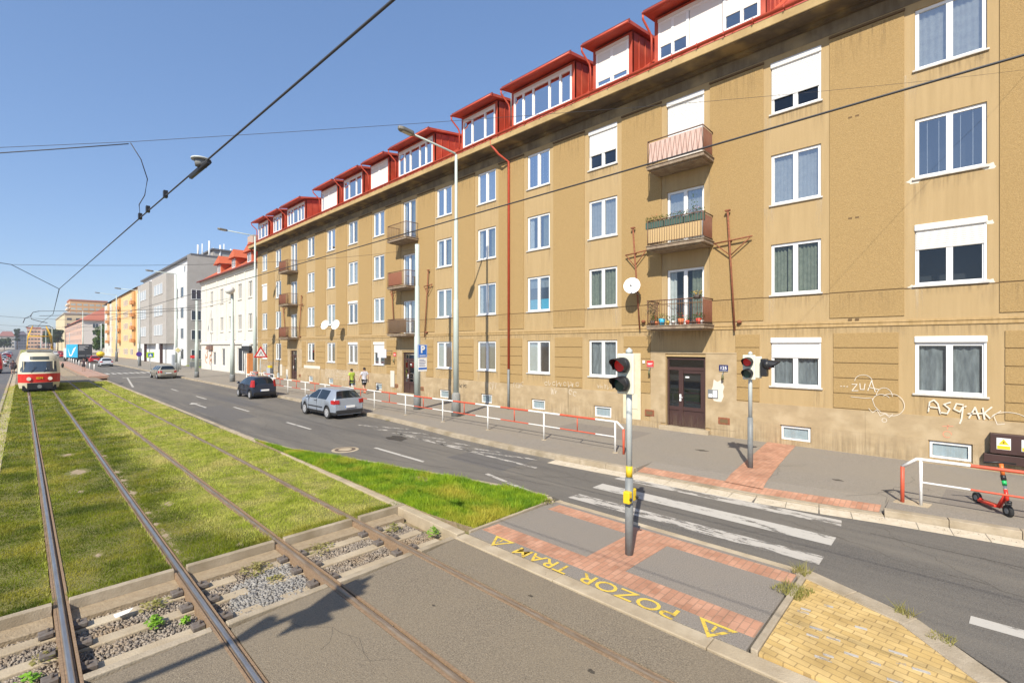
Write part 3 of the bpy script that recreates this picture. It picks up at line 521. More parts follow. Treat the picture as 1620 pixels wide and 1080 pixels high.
def window(parent, T, a, b, c, d, dep=.14, style='sky', sill=True, mull=(.5,), fw=.085, far=False, label=None):
    m = MB(T); top = d; sh = None
    if style.startswith('shut'): sh = float(style[4:].split('_')[0] or 0); top = d - .17
    frame(m, a + .006, b - .006, c + .006, top - .006, -dep, -dep + .07, fw, mull, None, .10 if len(mull) > 1 else .14)
    if dep > .1 and not far: m.box(a + .002, a + .05, -dep + .07, -.01, c + .006, top - .006) if style.endswith('_w') else None
    o = m.build('window', white, parent)
    if label: o['label'] = label
    g = MB(T); refl = style in ('sky', 'sky_l') 
    xs = [a + fw] + [a + (b - a) * f_ for f_ in mull] + [b - fw]
    for i in range(len(xs) - 1):
        l = xs[i] + (.05 if i else 0); r = xs[i + 1] - (.05 if i < len(xs) - 2 else 0)
        n_ = -dep + .03 + (.0 if not refl else random.uniform(-.0, .004)); tl = random.uniform(-.006, .006)
        gg = MB(T).quad((l, n_, c + fw), (r, n_ + tl, c + fw), (r, n_ + tl, top - fw), (l, n_, top - fw)).build('pane', glass_sky if refl else glass, o, flip=False)
    if sill:
        m = MB(T); m.box(a - .05, b + .05, -dep + .07, .055, c - .045, c + .004); m.build('sill', MATS.get('sill_m') or M('sill_m', (.62, .60, .56), .6, (.45, .42, .38), 5), o)
    if far: return o
    hb = -dep - .05
    mid = (a + b) / 2
    if style == 'sky' and abs(b - a - 1.49) < .02:
        m = MB(T); [m.box(u - .006, u + .006, -dep - .03, -dep - .015, c + .08, top - .08) for u in (a + .27, a + .52, b - .52, b - .27)]; m.build('glazing_bar', white, o)
    if style == 'sky_l': curtain(o, T, a + .08, b - .08, c, top, hb, curtain_w, .015)
    if style == 'blind': MB(T).box(a + .05, b - .05, hb - .01, hb, c + .2 * random.random(), top).build('blind', blind_m, o)
    if style == 'half': curtain(o, T, a + .06, a + (b - a) * .36, c, top, hb, curtain_g); curtain(o, T, b - (b - a) * .22, b - .05, c, top, hb, curtain_w)
    if style == 'green': curtain(o, T, a + .06, b - .5, c, top, hb, curtain_g); curtain(o, T, b - .45, b - .06, c, top, hb - .03, curtain_g)
    if style == 'white': curtain(o, T, a + .06, mid - .1, c, top, hb, curtain_w); curtain(o, T, mid + .35, b - .05, c, top, hb, curtain_w)
    if style == 'lace' or (sh is not None and c < 4): curtain(o, T, a + .06, b - .06, c, top, hb, lace_m, .03, .22)
    if style == 'light': MB(T).box(mid, b - .05, hb - .01, hb, c, top).build('blind', M('pale_blind', (.62, .72, .70), .7), o)
    if style == 'blue': curtain(o, T, a + .05, b - .05, c, c + .62, hb, bluecloth, .01); curtain(o, T, a + .05, b - .05, c + 1.2, top, hb, lace_m)
    if sh is not None:
        s = MB(T); s.box(a - .01, b + .01, -dep + .01, .035, d - .17, d + .01); s.build('shutter_box', shutter_w, o, bevel=.02)
        if sh > 0:
            z1 = d - .17; z0 = z1 - (z1 - c - .05) * sh; s = MB(T); n = max(1, int((z1 - z0) / .055)); e = -dep + .09
            for i in range(n):
                za = z0 + (z1 - z0) * i / n; zb = z0 + (z1 - z0) * (i + 1) / n
                s.quad((a + .03, e, za), (b - .03, e, za), (b - .03, e + .014, (za + zb) / 2), (a + .03, e + .014, (za + zb) / 2)); s.quad((a + .03, e + .014, (za + zb) / 2), (b - .03, e + .014, (za + zb) / 2), (b - .03, e, zb), (a + .03, e, zb))
            s.build('roller_shutter', shutter_m if c < 8.4 else shutter_w, o, flip=False)
    return o
# ---- the long ochre apartment house
B = thing('apartment_building', 'long ochre apartment building with red sheet dormers, filling the right side of the photo', 'building', (WX, 7.8, .17))
T0 = TX(WX); YE = 56.35; Y0 = -11.6
WC = [(-7.5, 0), (-3.67, 0), (.175, 0), (4.0, 0), (11.62, 0), (15.43, 0), (19.26, 0), (23.1, 0), (30.8, 0), (34.7, 0), (38.5, 0), (42.5, 0), (50.3, 0), (54.2, 0)]
DC = [7.82, 26.9, 46.35]
ROW = [(2.16, 3.82), (5.31, 7.08), (8.45, 10.2), (11.62, 13.4)]
STY = {.175: ['shut0_w', 'shut.36_w', 'sky', 'sky_l'], 4.0: ['shut.36_w', 'green', 'sky_l', 'shut.7_w'], 11.62: ['lace', 'green', 'sky_l', 'shut.62_w'], 15.43: ['light', 'blue', 'half', 'sky'],
       19.26: ['green', 'half', 'half', 'sky_l'], 23.1: ['light', 'green', 'half', 'sky'], 30.8: ['shut.42_w', 'half', 'half', 'sky_l'], 34.7: ['shut0_w', 'shut0_w', 'white', 'half'], 38.5: ['half', 'white', 'half', 'sky_l'], 42.5: ['light', 'white', 'white', 'half'],
       50.3: ['white', 'white', 'half', 'half'], 54.2: ['half', 'half', 'shut1_w', 'white'], -3.67: ['shut0_w', 'half', 'sky', 'sky_l'], -7.5: ['lace', 'sky', 'green', 'sky']}
holes = []; HW = .745
for yc, _ in WC:
    for k, (c, d) in enumerate(ROW):
        if yc > -4: pass
        holes.append((yc - HW, yc + HW, c, d))
    holes.append((yc - .45, yc + .43, .33, .82))
for yc in DC:
    holes.append((yc - .80, yc + .78, .3, 3.12))
    for c in (4.32, 7.47, 10.62): holes.append((yc - .75, yc + .75, c, c + 2.3 if c < 10 else 13.4))
wm = MB(T0); wall_holes(wm, Y0, YE, .1, 14.2, holes, .2); 
wm.T = None
wm.quad((WX, YE, .1), (30, YE, .1), (30, YE, 14.6), (WX, YE, 14.6)); wm.quad((WX, Y0, .1), (30, Y0, .1), (30, Y0, 14.6), (WX, Y0, 14.6)); wm.quad((30, Y0, .1), (30, YE, .1), (30, YE, 14.6), (30, Y0, 14.6))
wm.add([(18.13, YE, 14.6), (24.1, YE, 19.6), (30, YE, 14.6), (18.13, Y0, 14.6), (24.1, Y0, 19.6), (30, Y0, 14.6)], [(0, 1, 2), (3, 4, 5)])
wm.build('wall', plaster, B, flip=False)
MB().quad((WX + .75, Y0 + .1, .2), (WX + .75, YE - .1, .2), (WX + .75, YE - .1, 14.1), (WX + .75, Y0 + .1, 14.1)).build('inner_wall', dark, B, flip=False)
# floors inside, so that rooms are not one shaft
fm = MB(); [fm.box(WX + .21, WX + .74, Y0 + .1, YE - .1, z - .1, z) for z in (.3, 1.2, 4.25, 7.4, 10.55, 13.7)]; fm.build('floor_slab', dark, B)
# raised rough-cast panels between window bays, and rusticated ground floor
pan = MB(T0); rus = MB(T0); pl = MB(T0); grv = MB(T0); stn = MB(T0)
cols = sorted([yc for yc, _ in WC] + DC)
spans = []
e = [Y0] + [v for yc in cols for v in (yc - .98, yc + .98)] + [YE]
for i in range(0, len(e), 2): spans.append((e[i] + .003, e[i + 1] - .003))
for a, b in spans:
    if b - a < .2: continue
    pan.box(a, b, -.01, .028, 5.27, 13.47); pan.box(a, b, -.01, .028, 4.45, 5.235)
    grv.box(a - .01, b + .01, .0, .008, 13.47, 13.5); grv.box(a - .02, b + .02, .0, .055, 13.5, 13.56)
for a, b in [(a + .13 if a > Y0 + .1 else a, b - .1) for a, b in spans]:
    if any(abs((a if s < 0 else b) - (dc + (-.98 if s > 0 else .98) + (0))) < .25 for dc in DC for s in (1, -1)): pass
    zs = [1.56, 2.04, 2.53, 3.01, 3.49, 3.97]
    dd = [dc for dc in DC if a - 1.2 < dc < b + 1.2]
    aa, bb = a, b
    for dc in dd:
        if dc < a: aa = max(aa, dc + 1.47)
        if dc > b: bb = min(bb, dc - 1.9)
    if bb - aa > .25:
        rus = MB(T0)
        for z0, z1 in zip(zs, zs[1:]): rus.box(aa, bb, -.01, .03, z0 + .012, z1 - .012)
        rus.build('rusticated_panel', roughcast, B, bevel=.006)
grv.box(Y0, YE, 0, .012, 5.236, 5.262)
lm = MB(T0)
lm.box(Y0, YE, -.01, .05, 4.27, 4.32); lm.box(Y0, YE, -.01, .03, 4.16, 4.268); lm.build('string_course', stainwall, B)
# plinth, broken around doors and basement windows
for yc in cols:
    isd = yc in DC
    bay = (yc - 1.915, yc + 1.915)
    if isd:
        for a, b in ((bay[0], yc - 1.0), (yc + 1.0, bay[1])): pl.box(a, b, -.01, .022, .1, .42)
        pl.box(yc - 1.95, yc - .82, -.01, .035, .42, 3.25); pl.box(yc + .80, yc + 1.45, -.01, .035, .42, 3.25); pl.box(yc - 1.95, yc + 1.45, -.01, .05, 3.252, 3.31)
    else:
        pl.box(bay[0], bay[1], -.01, .04, .84, 1.53); pl.box(bay[0], yc - .47, -.01, .04, .1, .838); pl.box(yc + .45, bay[1], -.01, .04, .1, .838); pl.box(yc - .469, yc + .449, -.01, .038, .1, .31)
pan.build('roughcast_panels', roughcast, B); grv.build('groove', groove, B); pl.build('plinth', plinth, B)
for yc, _ in WC:
    for k, (c, d) in enumerate(ROW):
        window(B, T0, yc - HW, yc + HW, c, d, .12, STY[yc][k])
    o = MB(T0); frame(o, yc - .44, yc + .42, .34, .81, -.12, -.02, .06, ()); o = o.build('basement_window', white, B)
    MB(T0).box(yc - .37, yc + .35, -.10, -.08, .41, .74).build('pane', M('frosted', (.30, .37, .40), .35, (.24, .31, .34), 5), o)
# entrances
for k, yc in enumerate(DC):
    d = MB(T0); a, b = yc - .78, yc + .76
    d.box(a, b, -.16, -.12, .34, .98); d.box(a, a + .07, -.16, -.07, .34, 3.08); d.box(b - .07, b, -.16, -.07, .34, 3.08); d.box(a + .07, b - .07, -.16, -.07, 2.58, 2.7); d.box(a + .07, b - .07, -.16, -.07, 3.0, 3.08)
    mx_ = yc + .2; d.box(mx_ - .09, mx_ + .09, -.158, -.075, .34, 2.58); d.box(a + .07, b - .07, -.157, -.09, .98, 1.12); d.box(a + .07, a + .2, -.157, -.09, 1.12, 2.58); d.box(mx_ + .35, b - .07, -.157, -.085, 1.12, 2.58) if 0 else None
    d.box(a + .2, mx_ - .09, -.157, -.09, 2.46, 2.58)
    do = d.build('entrance_door', doorbrown, B, bevel=.006)
    g = MB(T0); g.quad((a + .07, -.12, 2.7), (b - .07, -.12, 2.7), (b - .07, -.12, 3.0), (a + .07, -.12, 3.0)); g.build('fanlight', glass, do, flip=False)
    MB(T0).quad((a + .2, -.12, 1.12), (mx_ - .09, -.12, 1.12), (mx_ - .09, -.12, 2.46), (a + .2, -.12, 2.46)).build('pane', glass, do, flip=False)
    MB(T0).quad((mx_ + .09, -.12, 1.12), (b - .07, -.12, 1.12), (b - .07, -.12, 2.58), (mx_ + .09, -.12, 2.58)).build('pane', glass, do, flip=False)
    h = MB(T0); h.box(mx_ - .02, mx_ + .05, -.075, -.05, 1.35, 1.62); h.tube([(mx_ + .02, -.05, 1.5), (mx_ + .02, .0, 1.5), (mx_ - .1, .0, 1.5)], .012, 6); h.build('handle', white, do)
    MB(T0).box(mx_ - .42 + .1, mx_ - .2 + .03, -.118, -.11, 2.28, 2.34).build('notice', white, do)
    MB(T0).box(yc - .98, yc + 1.0, -.2, .22, .1, .33).build('doorstep', concrete, B, bevel=.01)
    for s, z in ((yc - 1.5, .75), (yc + 1.5, .76)):
        v = MB(T0); v.box(s - .21, s + .21, -.01, .045, z - .13, z + .13); v = v.build('vent', rust, B, bevel=.01); MB(T0).box(s - .14, s + .14, .046, .05, z - .07, z + .07).build('grille', groove, v)
# cornice, gutter, roof
cm = MB(); cm.box(17.2, 18.15, Y0, YE + .15, 14.2, 14.5); cm.build('cornice', cornice_m, B, bevel=.02)
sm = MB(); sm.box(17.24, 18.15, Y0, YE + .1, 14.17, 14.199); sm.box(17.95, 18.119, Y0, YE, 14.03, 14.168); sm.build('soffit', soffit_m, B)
gt = MB(); n = 8
pr = [(17.20 + .085 * math.cos(t) - .03, 14.62 + .085 * math.sin(t)) for t in [PI + PI * k / n for k in range(n + 1)]]
vs_ = [(x, Y0, z) for x, z in pr] + [(x, YE + .2, z) for x, z in pr]; gt.add(vs_, [(k, k + 1, n + 2 + k, n + 1 + k) for k in range(n)], True)
y = Y0 + .5
while y < YE: gt.box(17.085, 17.097, y - .015, y + .015, 14.52, 14.66); gt.box(17.085, 17.3, y - .015, y + .015, 14.52, 14.532); y += .95
gt.build('gutter', redgut, B, flip=False)
rf = MB(); rf.add([(17.25, Y0, 14.52), (17.25, YE + .15, 14.52), (24.1, YE + .15, 19.9), (24.1, Y0, 19.9), (30.5, Y0, 14.5), (30.5, YE + .15, 14.5)], [(0, 1, 2, 3), (3, 2, 5, 4)])
y = Y0
while y < YE: rf.extr([(17.3, y, 14.56), (24.1, y, 19.9), (24.1, y, 19.94), (17.3, y, 14.6)], (0, .02, 0)); y += .62
rf.build('roof', redroof, B)
for zx in (12.4, 30, 50): MB().box(25, 26.2, zx, zx + .9, 18.5, 21.2).build('chimney', M('chimney_brick', (.30, .15, .09), .9, (.4, .3, .22), 9), B)
def dormer(y0, y1, kind):       # window from y0 (right) to y1 (left)
    j = .16; a, b = y0 - j, y1 + j; XF = 17.9; zt = 16.9; zb = 15.08
    bx = MB(); xe = 22.6; ze = zt + .19 * (xe - XF)
    for yy in (a, b):        # side cheeks
        bx.add([(XF, yy, zb - .1), (XF, yy, zt), (21.2, yy, zt + .6), (21.2, yy, 17.5)], [(0, 1, 2, 3)])
        for i in range(1, 6):
            x = XF + i * .55; s = -1 if yy == a else 1; bx.box(x - .012, x + .012, *sorted((yy, yy + s * .03)), 14.9 + .78 * (x - 17.8), zt + .18 * (x - XF))
    bx.box(XF - .02, XF + .1, a, y0, zb - .25, zt); bx.box(XF - .02, XF + .1, y1, b, zb - .25, zt); bx.box(XF - .02, XF + .1, y0, y1, zb - .3, zb); bx.box(XF - .021, XF + .1, y0, y1, zt - .13, zt)
    o = bx.build('dormer', redroof, B, flip=False)
    r_ = MB(); ea = a - .18; eb = b + .18; r_.extr([(17.34, ea, zt - .02), (21.5, ea, zt + .72), (21.5, ea, zt + .82), (17.34, ea, zt + .13)], (0, eb - ea, 0)); r_.build('dormer_roof', redroof, o)
    e_ = MB(); e_.box(17.30, 17.335, ea - .02, eb + .02, zt + .03, zt + .16); e_.build('eaves_edge', darkred, o)
    g = MB(); g.tube([(17.25, ea, zt + .0), (17.25, eb + .03, zt + .0)], .065, 8); g.tube([(17.25, eb + .0, zt - .02), (17.28, eb + .02, zt - .2), (17.72, eb - .08, zt - .62), (17.78, eb - .1, zt - .8), (17.78, eb - .1, zb - .2)], .045, 8); g.build('dormer_gutter', redgut, o)
    MB().box(XF - .03, XF + .02, y0, y1, zt - .14, zt - .13 + .001 - .0).build('head_trim', shutter_m, o) if 0 else None
    T = TX(XF); L = y1 - y0
    if kind == 'small': window(o, T, y0, y1, zb, zt - .25, .02, 'sky', False, (.3, .7), .09); hb_ = MB(T); hb_.box(y0, y1, -.01, .05, zt - .25, zt - .132); hb_.build('shutter_box', shutter_m, o)
    elif kind == 'wide': window(o, T, y0, y1, zb, zt - .25, .02, 'sky', False, (.18, .36, .64, .82), .09); hb_ = MB(T); hb_.box(y0, y1, -.01, .05, zt - .25, zt - .132); hb_.build('shutter_box', shutter_m, o)
    else:
        window(o, T, y0, y1, zb, zt - .25, .03, 'sky', False, (.5,) if kind != 'wideshut' else (.16, .32, .68, .84), .09); hb_ = MB(T); hb_.box(y0, y1, -.01, .07, zt - .25, zt - .132); hb_.build('shutter_box', shutter_m, o)
        parts_ = {'shut': [(y0 + .05, y1 - .05, zb + .28)], 'shutall': [(y0 + .05, y1 - .05 - .3, zb + .06)], 'shutfull': [(y0 + .03, y1 - .03, zb + .06)], 'wideshut': [(y0 + .03, y0 + L * .33, zb + .55), (y0 + L * .34, y0 + L * .66, zb + .03), (y0 + L * .67, y1 - .03, zb + .55)]}[kind]
        for p, q, z0 in parts_:
            s = MB(T); n = int((zt - .25 - z0) / .05)
            for i in range(n):
                za = z0 + (zt - .25 - z0) * i / n; zc = z0 + (zt - .25 - z0) * (i + 1) / n; zm_ = (za + zc) / 2
                s.quad((p, .022, za), (q, .022, za), (q, .03, zm_), (p, .03, zm_)); s.quad((p, .03, zm_), (q, .03, zm_), (q, .022, zc), (p, .022, zc))
            s.build('roller_shutter', shutter_m, o, flip=False)
for y0, y1, k in ((-7.2, -4.6, 'small'), (-2.6, 1.2, 'wide') if 0 else (-1.6, 1.0, 'small'), (5.01, 8.83, 'wideshut'), (10.16, 11.81, 'shut'), (13.15, 16.9, 'wide'), (18.31, 20.99, 'small'), (23.94, 27.75, 'wide'), (29.18, 31.43, 'shutfull'), (32.8, 35.66, 'small'), (36.93, 39.71, 'shutall'), (43.28, 47.2, 'wide'), (48.73, 50.88, 'small'), (52.47, 55.28, 'small')): dormer(y0, y1, k)
# downpipes
dp = MB(); dp.tube([(17.25, 18.0, 14.55), (17.25, 18.0, 14.25), (17.5, 17.7, 13.75), (18.0, 17.42, 13.4), (18.0, 17.42, 2.3)], .06, 10); dpo = dp.build('downpipe', redgut, B)
MB().tube([(18.0, 17.42, 2.3), (18.0, 17.42, .17)], .065, 10).build('iron_foot', darkgalv, dpo)
dp = MB(); dp.tube([(17.3, YE + .1, 14.5), (17.6, YE + .1, 14.0), (18.0, YE + .12, 13.6), (18.0, YE + .12, .2)], .06, 8); dp.build('downpipe', darkred, B)
# balconies
railb = M('balcony_rail', (.11, .075, .06), .6, (.17, .08, .045), 8); pinkp = M('balcony_panel_pink', (.62, .44, .38), .7, (.55, .37, .31), 4); redpanel = M('balcony_panel_rust', (.42, .17, .095), .8, (.33, .12, .07), 6, stretch=(1, 6, .6)); wicker = M('wicker_panel', (.58, .42, .22), .85, (.44, .30, .14), 40)
greenp = M('balcony_green', (.07, .10, .075), .6)
def balcony(yc, z, style):
    a, b = yc - 1.13, yc + 1.13; X1 = 17.12
    s = MB(); s.box(X1, WX - .03, a, b, z - .12, z); s.box(X1 - .03, WX - .03, a - .03, b + .03, z, z + .035); s.box(X1 + .12, WX - .03, a + .12, b - .12, z - .17, z - .121)
    o = s.build('balcony', M('balcony_slab', (.33, .26, .18), .9, (.20, .14, .10), 5, .4, 40), B, bevel=.01)
    r = MB(); zt = z + 1.0
    r.tube([(WX - .05, a + .04, zt), (X1 + .03, a + .04, zt), (X1 + .03, b - .04, zt), (WX - .05, b - .04, zt)], .022, 6); r.tube([(WX - .05, a + .04, z + .12), (X1 + .03, a + .04, z + .12), (X1 + .03, b - .04, z + .12), (WX - .05, b - .04, z + .12)], .014, 6)
    n = 22
    for i in range(n + 1):
        y = a + .04 + (b - a - .08) * i / n
        if style == 'zigzag':
            y2 = a + .04 + (b - a - .08) * (i + .5) / n
            if i < n: r.tube([(X1 + .03, y, z + .12), (X1 + .02, y2 if i % 2 else y2, zt - .1)], .007, 4) if i % 2 == 0 else r.tube([(X1 + .02, y - .02, zt - .1), (X1 + .03, y2 + .04, z + .12)], .007, 4)
        else: r.tube([(X1 + .03, y, z + .03), (X1 + .03, y, zt)], .009, 4)
        if i % 4 == 0: r.ball((X1 + .015, y, z + .12), .02, n=6, m=4)
    for yy in (a + .04, b - .04):
        for i in range(10): x = X1 + .03 + .095 * i; r.tube([(x, yy, z + .03), (x, yy, zt)], .009, 4)
        r.tube([(X1 + .03, yy, z - .05), (X1 + .03, yy, zt + .02)], .02, 6)
    r.build('railing', brown if style in ('bars', 'brown') else railb, o)
    if style == 'zigzag': MB().box(X1 + .05, X1 + .06, a + .08, b - .08, z + .14, zt - .06).build('panel', pinkp, o); MB().box(X1 + .1, WX - .06, a + .055, a + .065, z + .14, zt - .06).build('panel', redpanel, o)
    if style == 'wicker':
        MB().box(X1 + .05, X1 + .06, a + .1, b - .06, z + .14, z + .68).build('panel', wicker, o); MB().box(X1 + .1, WX - .06, a + .055, a + .065, z + .14, zt - .06).build('panel', redpanel, o)
    if style == 'bars': MB().box(X1 + .1, WX - .06, a + .055, a + .065, z + .14, zt - .05).build('panel', redpanel, o)
    if style == 'brown': m = MB(); m.box(X1 + .05, X1 + .06, a + .6, b - .08, z + .1, zt - .05); m.build('panel', redpanel, o)
    if style == 'dark': m = MB(); m.box(X1 + .05, X1 + .06, a + .08, b - .08, z + .1, zt - .05); m.build('panel', M('reed_screen', (.20, .13, .07), .9, (.12, .08, .045), 6, stretch=(1, 14, .3)), o)
    return o
ST = [['bars', 'wicker', 'zigzag'], ['dark', 'brown', 'green'], ['brown', 'brown', 'brown']]
for yc, st in zip(DC, ST):
    for k, z in enumerate((4.32, 7.47, 10.62)):
        balcony(yc, z, st[k]); d = 2.3 if k < 2 else 2.78
        window(B, T0, yc - .75, yc + .75, z, z + d, .14, ('half' if k == 0 else 'half' if k == 1 else 'shut1_w') if yc < 10 and k != 1 else ('sky_l' if k == 1 and yc < 10 else 'half'), False, (.5,), .09)
# ---- trim on the long building: grimy frieze, darkened further to paint in the cornice's shadow
MB().box(WX - .012, WX + .01, Y0, YE, 13.62, 14.03).build('frieze', M('frieze_grime_and_shade', (.20, .155, .10), .9, (.14, .105, .065), 1.4, .3, 60, stretch=(1, 2.5, .6), col3=(.30, .23, .13), scale3=.9), B)
# cleaner plaster patch round the meter cupboard by the entrance, stains by the windows
pt = MB(); pt.box(WX - .045, WX - .03, 9.72, 10.55, .42, 3.24); pt.build('painted_patch', M('cream_patch', (.66, .60, .44), .85, (.58, .50, .34), 3), B)
cb_ = MB(); cb_.box(WX - .06, WX - .044, 9.84, 10.13, .86, 1.5); cb_.box(WX - .066, WX - .06, 9.86, 10.11, .88, 1.48); cb_.build('meter_cupboard', M('cupboard', (.66, .60, .44), .6), B, bevel=.004)
for yc, z, d in ((30.0, 5.2, 0), (28.9, 1.45, 1), (49.4, 1.35, 1), (47.9, .9, 1)):
    if d: MB().box(WX - .06, WX - .03, yc - .25, yc + .25, z - .8, z + .35).build('meter_cupboard', M('cupboard_grey', (.58, .55, .48), .7), B)
for z in (4.39, 7.58, 10.77):
    for yc in (2.38, -1.6 - 3.83, 13.5, 21.2):
        if yc != 2.38: continue
        for s in (-.09, .09): MB().box(WX - .034, WX - .02, yc + s - .05, yc + s + .05, z - .025, z + .025).build('air_slot', groove, B)
def stain_mat(name, col, thr, dens):
    m = bpy.data.materials.new(name); m.use_nodes = True; MATS[name] = m; t = m.node_tree; L = t.links.new; b = t.nodes['Principled BSDF']; b.inputs['Base Color'].default_value = (*col, 1); b.inputs['Roughness'].default_value = .95
    tc = t.nodes.new('ShaderNodeTexCoord'); mp = t.nodes.new('ShaderNodeMapping'); mp.inputs['Scale'].default_value = (1, 9, .55); L(tc.outputs['Object'], mp.inputs[0])
    n = t.nodes.new('ShaderNodeTexNoise'); n.inputs['Scale'].default_value = 1.5; n.inputs['Detail'].default_value = 8; n.inputs['Roughness'].default_value = .6; L(mp.outputs[0], n.inputs['Vector'])
    r = t.nodes.new('ShaderNodeMapRange'); r.inputs['From Min'].default_value = thr; r.inputs['From Max'].default_value = thr + .22; r.inputs['To Max'].default_value = dens; L(n.outputs[0], r.inputs[0])
    at = t.nodes.new('ShaderNodeAttribute'); at.attribute_name = 'fade'; mu = t.nodes.new('ShaderNodeMath'); mu.operation = 'MULTIPLY'; L(r.outputs[0], mu.inputs[0]); L(at.outputs['Fac'], mu.inputs[1])
    tr = t.nodes.new('ShaderNodeBsdfTransparent'); ms = t.nodes.new('ShaderNodeMixShader'); L(mu.outputs[0], ms.inputs[0]); L(tr.outputs[0], ms.inputs[1]); L(b.outputs[0], ms.inputs[2]); L(ms.outputs[0], t.nodes['Material Output'].inputs[0]); return m
def stains(name, rects, mat, X):       # streaks of run-off: strongest at their top edge, fading to the sides and downwards
    vs, fs, fd = [], [], []
    for y0, y1, z0, z1 in rects:
        n = len(vs); ys4 = (y0, y0 * .8 + y1 * .2, y0 * .2 + y1 * .8, y1)
        for z, f in ((z1, 1), (z0 * .4 + z1 * .6, .7), (z0, 0)):
            for k, y in enumerate(ys4): vs.append((X, y, z)); fd.append(f * (0 if k in (0, 3) else 1))
        fs += [(n + r * 4 + k, n + r * 4 + k + 1, n + r * 4 + k + 5, n + r * 4 + k + 4) for r in (0, 1) for k in (0, 1, 2)]
    off = worldloc(B); me = bpy.data.meshes.new(name); me.from_pydata([(x - off.x, y - off.y, z - off.z) for x, y, z in vs], [], fs); a = me.attributes.new('fade', 'FLOAT', 'POINT'); a.data.foreach_set('value', fd); me.materials.append(mat)
    o = bpy.data.objects.new(name, me); C.objects.link(o); o.parent = B; o['kind'] = 'stuff'; return o
rs = random.Random(5); dk_, lt_, pn_ = [], [], []
for yc, _ in WC:
    for c, d in ROW:
        for e_ in (-1, 1):
            if rs.random() < .75: w_ = rs.uniform(.2, .45); y = yc + e_ * rs.uniform(.62, .86); (dk_ if rs.random() < .6 else lt_).append((y - w_ / 2, y + w_ / 2, c - rs.uniform(.5, 1.15), c - .05))
        if rs.random() < .7: dk_.append((yc - .7, yc + .7, c - rs.uniform(.3, .8), c - .05))
for yc in DC:
    for z in (4.2, 7.35, 10.5): dk_.append((yc - 1.3, yc - .75, z - 2.2, z)); dk_.append((yc + .75, yc + 1.35, z - 2.0, z))
for a, b in spans:
    if b - a < .3: continue
    pn_ += [(a, b, 4.5, 5.2)]; dk_.append((a, b, 12.3, 13.45)) if 0 else pn_.append((a, b, 12.2, 13.44)); 
y = Y0
while y < YE - 3: L_ = rs.uniform(1.2, 3); dk_.append((y, y + L_, 3.7, 4.15)); lt_.append((y + 1, y + 2 + L_ * .4, .15, .9)) if 0 else None; y += L_ * .9
stains('rain_streaks', dk_, stain_mat('dark_runoff', (.22, .16, .095), .44, .34), WX - .0035); stains('pale_streaks', lt_, stain_mat('pale_runoff', (.58, .46, .29), .40, .75), WX - .0045); stains('panel_streaks', pn_, stain_mat('panel_runoff', (.25, .175, .09), .46, .32), WX - .0315)
spl = [(a, a + 3.5, .18, .95) for a in [Y0 + 3.0 * i for i in range(22)]]
o_ = stains('splash_dirt', [(a, b, z1, z0) for a, b, z0, z1 in spl], stain_mat('splash', (.26, .20, .13), .42, .32), WX - .0425)
# white plaster repairs round one window
m = MB(T0)
for (u, z, r) in ((.92, 8.40, .17), (-.60, 8.42, .16), (.95, 5.28, .12), (-.62, 5.3, .12), (-.62, 6.9, .1)):
    pts = [(u + r * (1 + .3 * math.sin(5 * k + u)) * math.cos(k * PI / 6), .003 + .001 * (u > 0), z + r * .55 * (1 + .3 * math.cos(3 * k)) * math.sin(k * PI / 6)) for k in range(12)]
    m.add(pts, [tuple(range(12))])
m.build('plaster_repair', graf_w, B, flip=False)
m = MB(T0); pts = [(6.55 + .24 * math.cos(k * PI / 6) * (1 + .2 * math.sin(4 * k)), .0365, 1.85 + .42 * math.sin(k * PI / 6) * (1 + .2 * math.cos(3 * k))) for k in range(12)]; m.add(pts, [tuple(range(12))]); m.build('plaster_repair', graf_w, B, flip=False)
ic = thing('intercom', 'small white and black door intercom right of the entrance at number 125', 'intercom', (WX - .05, 6.72, 1.75))
MB().box(WX - .07, WX - .035, 6.53, 6.9, 1.58, 1.9).build('casing', darkgalv, ic, bevel=.005); MB().box(WX - .074, WX - .069, 6.56, 6.71, 1.61, 1.87).build('cover', white, ic); MB().box(WX - .074, WX - .069, 6.73, 6.87, 1.61, 1.73).build('cover', white, ic)
# number plates with their lamps
def plate(yc, z, w_, h_, mat, txt, label, lampz, size=.13):
    t = thing('number_plate', label, 'sign', (WX - .05, yc, z)); MB().box(WX - .065, WX - .04, yc - w_ / 2, yc + w_ / 2, z - h_ / 2, z + h_ / 2).build('plate', mat, t, bevel=.004)
    MB().box(WX - .0665, WX - .0655, yc - w_ / 2 + .012, yc + w_ / 2 - .012, z - h_ / 2 + .012, z - h_ / 2 + .02).build('edge_line', white, t)
    text('lettering', txt, size, (WX - .069, yc, z), (0, -1, 0), (0, 0, 1), white, t, bold=.003)
    l = thing('wall_lamp', label.split(' on ')[0].replace('number plate', 'lamp below the number plate') + ' beside the brown door', 'lamp', (WX - .05, yc, lampz)); m = MB(); m.tube([(WX - .04, yc, lampz + .06), (WX - .12, yc, lampz + .05), (WX - .15, yc, lampz - .05)], .018, 6); m.build('arm', darkgalv, l)
    MB().tube([(WX - .15, yc, lampz - .03), (WX - .15, yc, lampz - .2)], [.035, .05], 8).build('lamp_shade', M('lamp_brass', (.12, .12, .05), .5), l)
plate(6.33, 2.72, .32, .24, M('plate_navy', (.012, .018, .10), .4), '125', 'blue number plate reading 125 on the ochre wall', 2.5, .17)
plate(9.28, 2.80, .30, .26, signred, '2657', 'red number plate on the ochre wall', 2.55, .11)
MB().box(WX - .065, WX - .04, 9.52, 9.62, 2.82, 2.94).build('paper_tag', white, B)
plate(28.6, 2.95, .30, .26, signred, '2658', 'small red number plate far along the wall', 2.6, .11)
